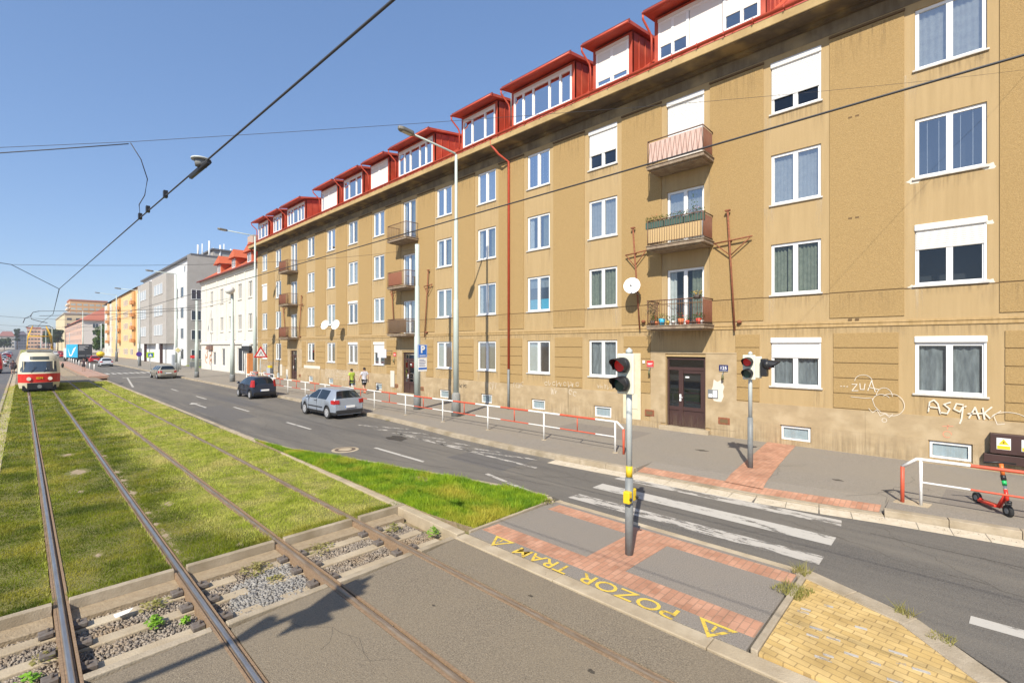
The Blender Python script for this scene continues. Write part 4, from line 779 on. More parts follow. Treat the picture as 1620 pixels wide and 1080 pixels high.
# graffiti
def graff(strokes, wd=.03, X=WX - .046, mat=graf_w, name='graffiti'):
    m = MB()
    for s in strokes: ribbon(m, s, wd, X)
    return m.build(name, mat, B, flip=False)
def arc(cy, cz, r, a0, a1, n=14, rz=None): return [(cy - r * math.cos(a0 + (a1 - a0) * i / n), cz + (rz or r) * math.sin(a0 + (a1 - a0) * i / n)) for i in range(n + 1)]
S = lambda u0, z0, k, *p: [(u0 - x * k, z0 + y * k) for x, y in p]
k = .34; z0 = 1.66
graff([S(.62, z0, k, (0, 0), (.08, .8), (.35, 1), (.6, .7), (.75, -.1)), S(.62, z0, k, (.05, .4), (.7, .35)), S(.34, z0 - .02, k, (.55, .95), (.15, .75), (.5, .4), (.35, .0), (-.05, .05)),
       S(.1, z0 - .05, k, (.6, .9), (.2, .95), (.05, .5), (.4, .3), (.6, .75), (.5, -.3), (.4, -.65)), S(-.12, z0, k, (.05, .6), (.12, .66)), S(-.22, z0 - .1, k, (0, 0), (.35, .9), (.6, 0)), S(-.22, z0 - .1, k, (-.05, .35), (.75, .45)),
       S(-.42, z0 - .1, k, (.7, 1), (.3, .5), (.6, .1)), S(-.42, z0 - .1, k, (.2, .9), (.3, 0))], .035)
graff([arc(-.98, 1.62, .32, PI * .1, PI * 1.0, rz=.17) , S(-.66, z0 - .15, k, (.5, .9), (.1, .5), (.3, -.2), (.7, -.1))], .014)
k = .26; z0 = 2.14
graff([S(2.42, z0, k, (0, .8), (.5, .8), (0, 0), (.6, .05)), S(2.22, z0 + .03, k, (0, .8), (.05, .1), (.4, .1), (.5, .8)), S(2.02, z0 + .03, k, (0, 0), (.35, 1.2), (.7, -.1)), S(2.02, z0 + .03, k, (.1, .4), (1, .2)), S(2.72, z0 + .12, k, (0, 0), (.12, .02)), S(2.64, z0 + .12, k, (0, 0), (.12, .02)), S(2.56, z0 + .12, k, (0, 0), (.12, .02))], .022)
graff([arc(2.13, 2.45, .22, 0, PI, rz=.2), arc(1.62, 2.03, .19, 0, PI, rz=.25), arc(1.45, 1.78, .3, -.7 * PI, .72 * PI, 22, rz=.33), arc(1.68, 1.86, .22, .2 * PI, .95 * PI), [(1.92, 1.95), (1.85, 1.7), (1.7, 1.52), (1.55, 1.5)], [(2.0, 1.62), (1.9, 1.5), (1.8, 1.6), (1.72, 1.42), (1.6, 1.5), (1.5, 1.4), (1.42, 1.5)], arc(1.62, 1.3, .06, 0, 2 * PI, 8), [(2.45, 1.95), (2.1, 1.93), (1.95, 1.95)]], .014)
graff([arc(.22, 1.05, .09, 0, 1.7 * PI, 9), [(.22, 1.2), (.2, 1.32)], [(.32, 1.27), (.1, 1.29)]], .02, mat=M('faded_red_graffiti', (.62, .27, .17), .9))
def scribble(y0, y1, z0, z1, n, wd, mat=graf_w, seed=1, X=WX - .046):
    r = random.Random(seed); st = []
    for i in range(n):
        y = y1 - (y1 - y0) * (i + .3 * r.random()) / n; w2 = (y1 - y0) / n * .8; zc = (z0 + z1) / 2; hh = (z1 - z0) / 2
        p = [(y, zc + hh * r.uniform(.5, 1)), (y - w2 * r.random() * .4, zc - hh * r.uniform(.5, 1)), (y - w2 * .7, zc + hh * r.uniform(-.3, .8)), (y - w2 * r.uniform(.3, 1), zc + hh * r.uniform(-.9, .4))]
        st.append(p if r.random() < .6 else arc(y - w2 / 2, zc + hh * r.uniform(-.3, .3), w2 * .45, r.uniform(0, 1), r.uniform(4, 6), 8, hh * .6))
    graff(st, wd, X, mat)
scribble(12.9, 15.0, 1.55, 1.85, 9, .018, seed=3); scribble(13.0, 13.5, 1.15, 1.5, 2, .018, seed=4); scribble(14.2, 14.6, 1.15, 1.5, 2, .018, seed=5); scribble(16.4, 17.2, 1.3, 1.7, 4, .014, seed=6); scribble(11.0, 11.9, 1.6, 1.85, 5, .012, seed=7)
scribble(20.9, 21.8, 1.05, 1.35, 5, .03, M('dark_graffiti', (.05, .045, .04), .8), 8); scribble(18.4, 19.2, 1.1, 1.7, 4, .012, seed=18)
for i in range(4): scribble(33.0, 39.5, .75 + i * .22, 1.0 + i * .22, 26, .02, seed=20 + i)
for i in range(4): scribble(49.6, 55.8, .9 + i * .25, 1.25 + i * .25, 24, .03, M('grey_graffiti', (.38, .36, .34), .9), seed=40 + i)
MB().box(WX - .05, WX - .04, 40.5, 43.9, 1.52, 1.78).build('painted_patch', graf_w, B)
# brackets with poles beside the balconies
def bracket(yt, zt, yb, zb, ym, zm, label, wide=.55):
    t = thing('rusty_bracket', label, 'wall bracket', (18.0, yb, zb), 'rusty flag brackets on the ochre wall'); X = 17.97
    MB().tube([(X - .0, yt, zt), (X + .0, yb, zb)], .035, 7).build('pole', rust, t)
    m = MB(); m.box(X - .05, X + .05, yt - .09, yt + .09, zt - .03, zt + .02); m.build('top_fitting', rust, t)
    m = MB(); m.tube([(X - .02, ym + wide * .8, zm - .04), (X - .02, ym - wide, zm + .04)], .028, 6); m.tube([(X - .02, ym + wide * .75, zm - .04), (X - .0, ym, zm - .55)], .02, 6); m.tube([(X - .02, ym - wide * .9, zm), (X, ym, zm - .55)], .02, 6)
    m.tube([(WX, ym, zm), (X, ym, zm)], .03, 6); m.build('strut', rust, t); MB().ball((X + .05, yb - .14, zb + .32), .09, 1, 1, .8).build('clamp', rust, t)
bracket(6.15, 8.54, 5.90, 4.1, 6.05, 7.42, 'rusty bracket and pole right of the flower pot balcony', .75); bracket(10.02, 8.57, 9.70, 4.25, 9.93, 7.48, 'rusty bracket and pole left of the flower pot balcony')
bracket(24.55, 8.4, 24.95, 4.1, 24.6, 7.42, 'thin rusty bracket right of the second balcony column', .5); bracket(28.9, 8.4, 28.5, 4.3, 28.7, 7.4, 'thin rusty bracket left of the second balcony column', .4)
bracket(44.2, 8.2, 44.8, 4.1, 44.3, 7.4, 'thin rusty bracket right of the farthest balcony column', .5); bracket(48.8, 8.2, 47.9, 4.2, 48.4, 7.4, 'thin rusty bracket left of the farthest balcony column', .4)
def dish(y, z, label, r=.30, X=17.45, yaw=.35, g=None):
    t = thing('satellite_dish', label, 'satellite dish', (X, y, z), g); m = MB(); n = 20; c = Vector((X, y, z)); ax = Vector((-1, -.42, .42)).normalized(); u = ax.cross(Vector((0, 0, 1))).normalized(); v = u.cross(ax)
    vs = [tuple(c - ax * .05)]; 
    for k_, rr in ((1, .5), (2, 1.0)):
        for i in range(n): a = 2 * PI * i / n; vs.append(tuple(c + (u * math.cos(a) + v * math.sin(a) * 1.08) * r * rr + ax * (.05 * rr * rr - .05)))
    m.add(vs, [(0, 1 + i, 1 + (i + 1) % n) for i in range(n)] + [(1 + i, 1 + n + i, 1 + n + (i + 1) % n, 1 + (i + 1) % n) for i in range(n)], True); m.build('reflector', white, t, flip=False)
    f_ = c + ax * .38 - v * .2; m = MB(); m.tube([tuple(c - v * r), tuple(f_)], .012, 5); m.build('feed_arm', darkgalv, t); MB().ball(tuple(f_), .04, n=6, m=5).build('receiver', black, t)
    MB().tube([(WX, y - .05, z - .35), (X + .1, y - .05, z - .3), tuple(c)], .02, 6).build('mount', darkgalv, t)
dish(9.78, 6.05, 'white satellite dish on the rusty pole left of the flower pot balcony', .34)
dish(37.9, 5.3, 'left one of the two white satellite dishes side by side on the wall', .38, 17.3, g='pair of satellite dishes'); dish(36.0, 5.25, 'right one of the two white satellite dishes side by side on the wall', .38, 17.3, g='pair of satellite dishes')
# flower boxes and pots
leafm = grass_mat('flower_leaf', (.07, .14, .02), (.14, .24, .04), (.2, .3, .05), 8)
def petals(name, cx, cy, cz, sx, sy, sz, n, mat, parent, L=.03):
    V = []
    for i in range(n):
        x, y, z = cx + random.uniform(-sx, sx), cy + random.uniform(-sy, sy), cz + random.uniform(-1, 1) * sz; a = random.uniform(0, 2 * PI); l = L * random.uniform(.6, 1.3); t = random.uniform(-.8, .8)
        ux, uy = math.cos(a) * l, math.sin(a) * l; V += [(x - ux, y - uy, z - l * t), (x + uy * .6, y - ux * .6, z), (x + ux, y + uy, z + l * t), (x - uy * .6, y + ux * .6, z + l * .3)]
    V = np.array(V) - np.array(worldloc(parent)); return _npm(name, V, np.arange(4 * n).reshape(-1, 4), mat, parent)
def _npm(n, V, Fq, m, p): return np_mesh(n, V, Fq, m, p, nper=4)
pinkfl = M('pink_petals', (.75, .25, .42), .7, (.8, .5, .6), 40); redfl = M('red_petals', (.65, .06, .03), .7)
for i in range(3):
    y = 8.65 - i * .78; t = thing('flower_box', ['green flower box at the left end of the wicker balcony', 'green flower box in the middle of the wicker balcony rail', 'green flower box at the right end of the wicker balcony'][i], 'flower box', (17.2, y, 8.2), 'flower boxes on the wicker balcony')
    MB().box(17.17, 17.33, y - .37, y + .37, 8.18, 8.44).build('trough', M('green_trough', (.05, .10, .08), .6), t, bevel=.01); petals('leaves', 17.22, y, 8.53, .12, .38, .11, 210, leafm, t); petals('flowers', 17.2, y, 8.6, .11, .36, .10, 50, pinkfl if i else redfl, t, .022)
potcol = [M('pot_terracotta', (.55, .16, .06), .8), M('pot_blue', (.03, .35, .55), .5), M('pot_dark', (.08, .06, .05), .7), M('pot_ochre', (.5, .36, .08), .7), M('pot_white', (.6, .6, .58), .6), M('pot_red', (.65, .07, .04), .6)]
pots = [(8.75, 2, .10, 'dark pot'), (8.58, 0, .08, 'terracotta pot'), (8.36, 1, .13, 'bright blue pot'), (8.12, 3, .08, 'ochre pot'), (7.9, 4, .08, 'white pot'), (7.6, 0, .12, 'large terracotta pot'), (7.35, 5, .08, 'red pot'), (7.1, 2, .09, 'black pot'), (6.92, 5, .11, 'large red pot'), (6.8, 4, .07, 'small white pot')]
for i, (y, c_, r, nm) in enumerate(pots):
    t = thing('flower_pot', nm + ' on the lowest balcony over the entrance, number ' + str(i + 1) + ' from the left', 'flower pot', (17.25, y, 4.36), 'pots on the lowest balcony'); z = 4.36
    MB().tube([(17.25, y, z), (17.25, y, z + r * 1.9)], [r * .75, r], 10).build('pot', potcol[c_], t); petals('leaves', 17.25, y, z + r * 1.9 + .1, r, r, .11, 60, leafm, t); 
    if i in (1, 5, 8): petals('flowers', 17.22, y, z + r * 1.9 + .14, r, r, .08, 20, redfl, t, .025)
t = thing('hanging_basket', 'yellow flowered basket on the rail of the lowest balcony', 'flower basket', (17.15, 6.95, 5.4)); MB().tube([(17.15, 6.95, 5.28), (17.15, 6.95, 5.42)], [.1, .15], 10).build('basket', potcol[2], t); petals('flowers', 17.15, 6.95, 5.5, .15, .17, .09, 60, M('yellow_petals', (.7, .42, .03), .7), t); petals('leaves', 17.15, 6.95, 5.46, .16, .2, .09, 60, leafm, t)
t = thing('trailing_plant', 'dark bushy plant at the left corner of the lowest balcony', 'plant', (17.2, 8.8, 5.1)); petals('leaves', 17.2, 8.75, 5.08, .15, .22, .28, 260, M('dark_leaf', (.05, .06, .04), .8, (.12, .12, .08), 9), t)
t = thing('climbing_plant', 'green climbing plant by the door of the wicker balcony', 'plant', (17.5, 7.2, 8.5)); petals('leaves', 17.5, 7.2, 8.9, .05, .12, .4, 90, leafm, t)
# electricity cupboards on the wall
t = thing('meter_box', 'brown double cupboard with yellow warning labels on the wall at the right edge', 'cupboard', (18.0, -1.2, .9))
MB().box(17.86, WX + .0, -2.4, -.62, .70, 1.22).build('cabinet', doorbrown, t, bevel=.01); MB().box(17.9, WX, -2.4, -.5, .42, .66).build('lower_box', doorbrown, t, bevel=.01)
for yc in (-.87, -1.32): 
    l = MB().box(17.852, 17.859, yc - .13, yc + .13, .82, 1.12).build('warning_label', white, t); MB().box(17.848, 17.851, yc - .12, yc + .12, .83, .92).build('yellow_field', yellow, l)
    m = MB(); tr_ = [(yc - .10, .95), (yc + .10, .95), (yc, 1.1)]; m.add([(17.847, a, b) for a, b in tr_] + [(17.8505, a, b) for a, b in tr_], [(0, 1, 2), (3, 5, 4), (0, 3, 4, 1), (1, 4, 5, 2), (2, 5, 3, 0)]); m.build('triangle', yellow, l)
    m = MB(); m.add([(17.846, yc + .01, 1.05), (17.846, yc - .025, 1.0), (17.846, yc, 1.005), (17.846, yc - .01, .965), (17.846, yc + .025, 1.012), (17.846, yc + .002, 1.01)], [(0, 1, 2, 3, 4, 5)]); m.build('flash', black, l, flip=False)
# aerial on the roof
t = thing('roof_aerial', 'thin television aerial standing on the roof behind the dormers', 'aerial', (19.6, 18.9, 16.5)); m = MB(); m.tube([(18.6, 17.8, 15.6), (18.6, 17.8, 18.2)], .03, 6); m.build('mast', darkgalv, t)
m = MB(); m.tube([(18.6, 17.5, 17.7), (18.6, 18.9, 17.6)], .012, 5); [m.tube([(18.35, 17.5 + .2 * i, 17.7 - .01 * i), (18.85, 17.5 + .2 * i, 17.7 - .01 * i)], .006, 4) for i in range(7)]; m.build('elements', darkgalv, t)
# small things on the pavement wall
t = thing('notice_board', 'small white sign board sticking out from the ochre wall on a stand', 'sign', (17.5, 29.5, .2)); MB().box(17.55, 17.6, 28.9, 30.0, 2.72, 3.32).build('board', M('board_white', (.66, .66, .72), .5), t); MB().tube([(17.6, 28.95, 3.2), (WX, 28.95, 3.2)], .025, 6).build('bracket', darkgalv, t); 
t = thing('wall_cabinet', 'grey cabinet with a yellow top label against the graffiti wall', 'cabinet', (17.9, 52.2, .17)); MB().box(17.8, 18.08, 51.6, 52.7, .17, 1.25).build('cabinet', M('cab_grey', (.36, .39, .42), .6), t, bevel=.01); MB().box(17.85, 18.07, 51.8, 52.5, 1.26, 1.5).build('top_label', yellow, t)
# ================================================================ OTHER BUILDINGS
def simple_window(parent, T, a, b, c, d, mull=(.5,), dep=.12, pane=None):
    m = MB(T); w_ = .07; frame(m, a, b, c, d, -dep, -dep + .06, w_, mull, None, .08); o = m.build('window', white, parent)
    MB(T).quad((a + w_, -dep + .02, c + w_), (b - w_, -dep + .02, c + w_), (b - w_, -dep + .02, d - w_), (a + w_, -dep + .02, d - w_)).build('pane', pane or winblue, o, flip=False); return o
winblue = M('far_glass', (.05, .065, .085), .12, spec=.8)
creamw = M('cream_render', (.62, .52, .33), .9); orangew = M('orange_render', (.60, .34, .13), .85, (.55, .31, .11), 1); paleor = M('pale_orange_render', (.72, .50, .26), .85, (.68, .46, .22), 1)
greyw = M('grey_render', (.40, .375, .345), .85, (.36, .335, .305), 1); pinkw = M('pink_render', (.60, .40, .31), .85, (.55, .36, .28), 1)
# white house with the red tiled roof
H2 = thing('white_corner_house', 'cream white three-storey house with a red tiled roof and shops below', 'house', (18.5, 70, .17)); T2 = TX(18.5); a0, a1 = 57.1, 81.6
cols2 = [60.0, 63.8, 67.5, 71.3, 76.1]; h2 = [(c - .65, c + .65, z, z + 1.85) for c in cols2 for z in (5.5, 9.3)] + [(59.2, 61.0, .4, 3.3), (62.3, 64.8, .4, 3.3), (69.8, 71.2, .9, 3.2), (74.0, 75.4, .9, 2.7)]
m = MB(T2); wall_holes(m, a0, a1, .1, 13.0, h2, .2); m.T = None; m.quad((18.5, a0, .1), (30, a0, .1), (30, a0, 13), (18.5, a0, 13)); m.quad((18.5, a1, .1), (30, a1, .1), (30, a1, 13), (18.5, a1, 13)); m.build('wall', whitewall, H2, flip=False)
MB().quad((18.9, a0, .2), (18.9, a1, .2), (18.9, a1, 12.9), (18.9, a0, 12.9)).build('inner_wall', dark, H2, flip=False)
tr2 = MB(T2); tr2.box(a0, a1, -.01, .22, 12.7, 13.0); tr2.box(a0, a1, -.01, .12, 12.45, 12.7); tr2.box(a0, a1, -.01, .18, 3.75, 4.0)
for c in (58.3, 61.9, 65.7, 69.4, 73.6, 79): tr2.box(c - .25, c + .25, -.01, .06, 4.3, 12.44)
for c in cols2:
    for z in (5.5, 9.3): tr2.box(c - .75, c + .75, -.01, .1, z - .14, z - .01); 
tr2.build('trim', whitewall, H2)
for a, b, c, d in h2: simple_window(H2, T2, a, b, c, d, (.5,) if d > 4 else (.33,), .15, M('warm_glass', (.16, .14, .10), .3) if d > 4 else dark)
r = MB(); r.add([(18.0, a0 - .1, 12.95), (18.0, a1 + .3, 12.95), (24.5, a1 - 6, 17.9), (24.5, a0 - .1, 17.9), (31, a0 - .1, 12.95), (31, a1 + .3, 12.95)], [(0, 1, 2, 3), (3, 2, 5, 4), (1, 5, 2), (0, 3, 4)]); r.build('roof', tiles, H2)
MB().box(17.93, 18.05, a0 - .1, a1 + .3, 12.9, 13.05).build('gutter', darkred, H2)
for yc in (61.5, 67.5, 74.0):
    d = MB(); d.box(18.9, 20.6, yc - 1.0, yc + 1.0, 13.4, 14.9); do = d.build('dormer', tiles, H2); d = MB(); d.add([(18.5, yc - 1.5, 14.8), (18.5, yc + 1.5, 14.8), (18.8, yc, 16.0), (23.0, yc, 16.0), (21.0, yc - 1.5, 14.8), (21.0, yc + 1.5, 14.8)], [(0, 1, 2), (0, 2, 3, 4), (1, 5, 3, 2), (0, 4, 5, 1)]); d.build('dormer_roof', tiles, do)
    simple_window(do, TX(18.9), yc - .6, yc + .6, 13.6, 14.7, (.5,), -.02)
MB().box(21.6, 22.7, 69.0, 71.2, 15, 18.6).build('chimney', M('pale_chimney', (.42, .33, .27), .9), H2)
for nm, (y0, y1, z0, z1, m_) in {'shop_sign': (59.4, 62.2, 2.95, 3.55, black), 'shop_board': (59.5, 62.0, 3.56, 3.72, white), 'hanging_sign': (75.4, 77.6, 3.0, 3.6, M('hsign', (.20, .12, .09), .7)), 'open_door': (58.4, 58.9, .4, 2.7, M('orange_door', (.52, .20, .06), .6))}.items(): MB().box(18.2 if nm != 'open_door' else 17.8, 18.49, y0, y1, z0, z1).build(nm, m_, H2)
m = MB(); 
for i in range(6): ribbon(m, arc(76.5 + (i % 2) * 2.2, 1.2 + .35 * i, .5, i, i + 4, 8, .4), .16, 18.45)
m.build('graffiti', M('orange_graffiti', (.62, .30, .16), .9), H2, flip=False)
# white and grey modern block
H3 = thing('modern_block', 'white and grey modern apartment block with boxy grey bays', 'building', (19.5, 120, .17)); T3 = TX(19.5); g0, g1 = 95.6, 145
m = MB(); m.box(19.5, 34, g0, g1, .1, 16.3); m.build('wall', M('bright_white', (.68, .68, .67), .8, (.64, .64, .63), .4), H3)
m = MB(); m.box(20.6, 34, g0 + .02, g1 - .5, 16.31, 19.2); m.build('top_floor', M('white_grey', (.60, .60, .61), .8), H3); MB().box(20.1, 34.2, g0 - .1, g1, 19.2, 19.5).build('roof', M('dark_flat_roof', (.12, .12, .13), .7), H3)
MB().box(19.6, 34, g0 - .06, g0 + .0, .1, 19.2).build('gable', greyw, H3)
for y0_, y1_ in ((105, 118.6), (121.8, 135.4)):
    b_ = MB().box(18.3, 19.49, y0_, y1_, 4.0, 17.0).build('bay', greyw, H3)
    for z in (5.6, 9.3, 13.4): 
        for s in (0,): simple_window(b_, TX(18.3), y0_ + 3, y1_ - 2.5, z, z + 2.0, (.33, .66), -.03, M('bright_pane', (.45, .47, .48), .3))
    MB().box(18.5, 18.9, (y0_ + y1_) / 2 - .3, (y0_ + y1_) / 2 + .3, .1, 4.0).build('column', doorbrown, H3)
for yc, w_ in ((102, .5), (98.5, 1.2), (139, .8), (143, .8)):
    for z in (1.2, 4.8, 8.4, 12.0): simple_window(H3, T3, yc - w_, yc + w_, z, z + 1.9, (), -.02)
    simple_window(H3, TX(20.6), yc - w_, yc + w_, 16.8, 18.2, (), -.02)
for xc, zz in ((20.9, (1.2, 4.6, 8.0, 11.6)),):
    for z in zz: simple_window(H3, TY(g0 - .06), xc - .75, xc + .75, z, z + 1.7, (.5,), -.03)
MB().box(25, 33, g0 + 6, g0 + 14, 19.5, 21.6).build('roof_cabin', greyw, H3); MB().box(24.7, 33.3, g0 + 5.7, g0 + 14.3, 21.6, 21.9).build('cabin_roof', M('dark_flat_roof', (.12, .12, .13), .7), H3)
m = MB(); [m.tube([(22.5 + i * .9, g0 + 6 + i % 2, 19.5), (22.5 + i * .9, g0 + 6 + i % 2, 22.2 + (i * 7 % 3) * .5)], .09 if i % 2 else .16, 6) for i in range(7)]; m.build('antenna', M('antenna_white', (.7, .7, .7), .6), H3)
# orange building
H4 = thing('orange_apartment_house', 'orange and apricot apartment house with stacked orange balconies', 'building', (20.3, 184, .17)); T4 = TX(20.3)
MB().box(20.3, 33, 150, 200, .1, 18.3).build('wall', paleor, H4); MB().box(20.25, 33, 200.02, 218, .1, 17.4).build('end_section', whitewall, H4)
r = MB(); r.add([(19.8, 150, 18.3), (19.8, 218, 17.9), (26.5, 218, 22.0), (26.5, 150, 22.4), (33, 150, 18.3), (33, 218, 17.9)], [(0, 1, 2, 3), (3, 2, 5, 4), (0, 3, 4), (1, 5, 2)]); r.build('roof', M('brown_roof', (.23, .12, .08), .8, (.3, .16, .1), 3), H4)
for k, yc in enumerate((155, 181, 206)):
    MB().box(19.9, 20.29, yc - 1.6, yc + 1.6, 4.4, 17.6).build('orange_panel', orangew if k < 2 else M('apricot', (.68, .42, .22), .8), H4)
    for z in (4.6, 7.9, 11.2, 14.4): o = MB().box(19.3, 19.89, yc - 1.9, yc + 1.0, z - .1, z + .8).build('balcony', M('orange_parapet', (.58, .27, .11), .7), H4)
for yc in (158, 160.3, 167, 169.5, 172.5, 183, 186, 189, 198, 203, 213):
    for z in (1.2, 5.0, 8.3, 11.6, 14.8): simple_window(H4, T4 if yc < 200 else TX(20.25), yc - .7, yc + .7, z, z + 1.6, (), -.03, M('brownish_pane', (.20, .11, .07), .3) if z > 4 else None)
# pink house with the white gable
H5 = thing('pink_house', 'pale pink four-storey house with a white gable and red roof', 'building', (20.3, 370, .17))
MB().box(20.3, 38, 308, 436, .1, 16).build('wall', pinkw, H5); MB().box(20.32, 40, 307.9, 307.99, .1, 16).build('gable', M('pale_gable', (.66, .60, .54), .85), H5)
r = MB(); r.add([(19.5, 307, 16), (19.5, 437, 16), (29, 430, 23), (29, 318, 23), (39, 307, 16), (39, 437, 16)], [(0, 1, 2, 3), (3, 2, 5, 4), (0, 3, 4), (1, 5, 2)]); r.build('roof', M('far_red_roof', (.40, .13, .08), .85), H5)
for yc in range(316, 432, 9):
    for z in (1.5, 5.3, 9.2, 12.6): simple_window(H5, TX(20.3), yc - 1.4, yc + 1.4, z, z + 1.8, (), -.05, M('far_brown_pane', (.22, .11, .09), .5))
for xc in (25.2, 33):
    for z in (1.8, 5.4, 9.0, 12.4): simple_window(H5, TY(307.9), xc - 1.1, xc + 1.1, z, z + 2.1, (.5,), -.05)
def block(name, label, x0, x1, y0, y1, h, wall, roofm, nx, nz, roofh=0, ww=1.2, wh=1.5, facade='y', group=None, wmat=None):
    t = thing(name, label, 'building', ((x0 + x1) / 2, y0, 0), group); MB().box(x0, x1, y0, y1, -.2, h).build('wall', wall, t)
    if roofh: r = MB(); e = .8; ym = (y0 + y1) / 2; r.add([(x0 - e, y0 - e, h), (x1 + e, y0 - e, h), (x1 - 2, ym, h + roofh), (x0 + 2, ym, h + roofh), (x0 - e, y1 + e, h), (x1 + e, y1 + e, h)], [(0, 1, 2, 3), (3, 2, 5, 4), (0, 3, 4), (1, 5, 2)]); r.build('roof', roofm, t)
    else: MB().box(x0 - .4, x1 + .4, y0 - .4, y1 + .4, h, h + .9).build('roof', roofm, t)
    for i in range(nx):
        for j in range(nz):
            z = 2 + (h - 2.5) * j / nz; x = x0 + (x1 - x0) * (i + .5) / nx
            MB(TY(y0)).box(x - ww, x + ww, -.02, .06, z, z + wh).build('window', wmat or winblue, t)
    return t
block('buff_tower', 'buff and white slab block beyond the pink house', 20.3, 34, 440, 560, 25.5, creamw, greyw, 3, 6)
tw = block('tower_block', 'tall orange tower block rising over the roofs in the distance', 26, 48, 500, 530, 39, M('tower_orange', (.62, .33, .14), .85), M('tower_roof', (.45, .16, .09), .8), 6, 11, ww=1.4, wh=1.6, wmat=M('pale_pane', (.42, .42, .36), .6))
for j in range(10): MB().box(24.6, 25.99, 501, 529, 6 + j * 3.3, 7.1 + j * 3.3).build('balcony', M('tower_pale', (.66, .58, .48), .8), tw)
block('far_apricot_house', 'distant apricot house straight behind the tram', 4.0, 14, 700, 720, 22, M('far_apricot', (.60, .42, .30), .9), tiles, 4, 5, 0, .9)
block('far_pink_house', 'distant pale pink house just right of the tram roof', 14.5, 23, 680, 700, 21, pinkw, greyw, 4, 5, 0, .8)
block('far_grey_house', 'distant slate grey house left of the tram', -4.5, 3.6, 700, 720, 15, M('far_slate', (.12, .13, .17), .9), M('slate_roof', (.10, .09, .12), .9), 4, 4, 4, .7)
block('far_white_house', 'distant pale house with red roof at the left edge', -15.5, -5.0, 700, 720, 13.5, M('far_pale', (.55, .52, .46), .9), M('far_roof', (.28, .12, .10), .9), 5, 3, 5, .8)
block('far_low_house', 'distant long grey house beyond the left road', -40, -16, 700, 720, 14, M('far_pale2', (.48, .46, .43), .9), M('far_roof', (.28, .12, .10), .9), 8, 3, 5, .9)
# ---------------------------------------------------------------- trees
bark = M('bark', (.12, .085, .055), .9, (.07, .05, .035), 10)
def tree(x, y, h, r, label, mat, n=2500, L=.35, z0=0., group=None, trunk=.3, name='tree'):
    t = thing(name, label, 'tree', (x, y, z0), group); rr = random.Random(int(x * 10 + y)); m = MB(); top = z0 + h; cz = z0 + h * trunk
    m.tube([(x, y, z0 - .1), (x + .1, y, z0 + h * .3), (x - .1, y + .1, z0 + h * .6), (x, y, z0 + h * .85)], [h * .022, h * .017, h * .011, h * .004], 7)
    for i in range(7): a = rr.uniform(0, 2 * PI); zz = z0 + h * rr.uniform(.3, .6); m.tube([(x, y, zz), (x + math.cos(a) * r * .35, y + math.sin(a) * r * .35, zz + h * .1), (x + math.cos(a) * r * .7, y + math.sin(a) * r * .7, zz + h * .22)], [h * .009, h * .006, h * .003], 5)
    m.build('trunk', bark, t)
    cl = [(rr.uniform(-1, 1) * r * .62, rr.uniform(-1, 1) * r * .62, cz + rr.uniform(.12, .86) * (top - cz), r * rr.uniform(.28, .48)) for _ in range(22)]
    k = n // 22; V = []
    for cx, cy, cz_, cr in cl:
        s = 1 - max(0, (cz_ - (cz + (top - cz) * .55)) / (top - cz)) ** 1.3; cx *= s; cy *= s
        d = rng.normal(0, 1, (k, 3)); d /= np.linalg.norm(d, axis=1)[:, None]; rad = cr * rng.uniform(.45, 1.05, (k, 1)) ** .6; p = d * rad * np.array([1, 1, .75]) + np.array([x + cx, y + cy, cz_])
        u = rng.normal(0, 1, (k, 3)); u /= np.linalg.norm(u, axis=1)[:, None]; v = np.cross(u, rng.normal(0, 1, (k, 3))); v /= np.linalg.norm(v, axis=1)[:, None]; l = L * rng.uniform(.5, 1.2, (k, 1))
        V.append(np.stack([p - u * l, p + v * l * .6, p + u * l, p - v * l * .6], 1).reshape(-1, 3))
    V = np.concatenate(V) - np.array([x, y, z0]); np_mesh('crown', V, np.arange(len(V)).reshape(-1, 4), mat, t, nper=4); return t
tr_g = grass_mat('tree_leaf', (.045, .09, .015), (.10, .17, .03), (.13, .19, .04), .6); tr_d = grass_mat('tree_leaf_dark', (.03, .06, .018), (.065, .10, .03), (.08, .12, .03), .5)
tree(24.5, 240, 12.5, 5.5, 'green tree between the orange and the pink house', tr_g, 5000, .4)
tree(22.5, 252, 7, 3.4, 'small round tree left of the orange house', tr_g, 2600, .35)
tree(-3.0, 690, 22.5, 3, 'dark tree standing tall over the far roofs at the left', tr_d, 3000, .8)
for i, (x, y, h) in enumerate(((15.5, 470, 17), (16.5, 430, 15), (14.5, 520, 18), (15.6, 560, 18))): tree(x, y, h, 3.6, ['slim dark tree in front of the buff block', 'nearest slim tree along the far pavement', 'slim tree far behind the tram roof', 'farthest slim tree of the far row'][i], tr_d, 2200, .5, group='trees along the far pavement')
for i, x in enumerate((-14, -10, -20, -26)): tree(x, 560 + i * 20, 9 + i, 5, ['low tree by the left road far away', 'low bushy tree at the left horizon', 'dark tree beyond the left road, third from the centre', 'dark tree beyond the left road, farthest left'][i], tr_d, 1500, .7, group='trees beyond the left road')
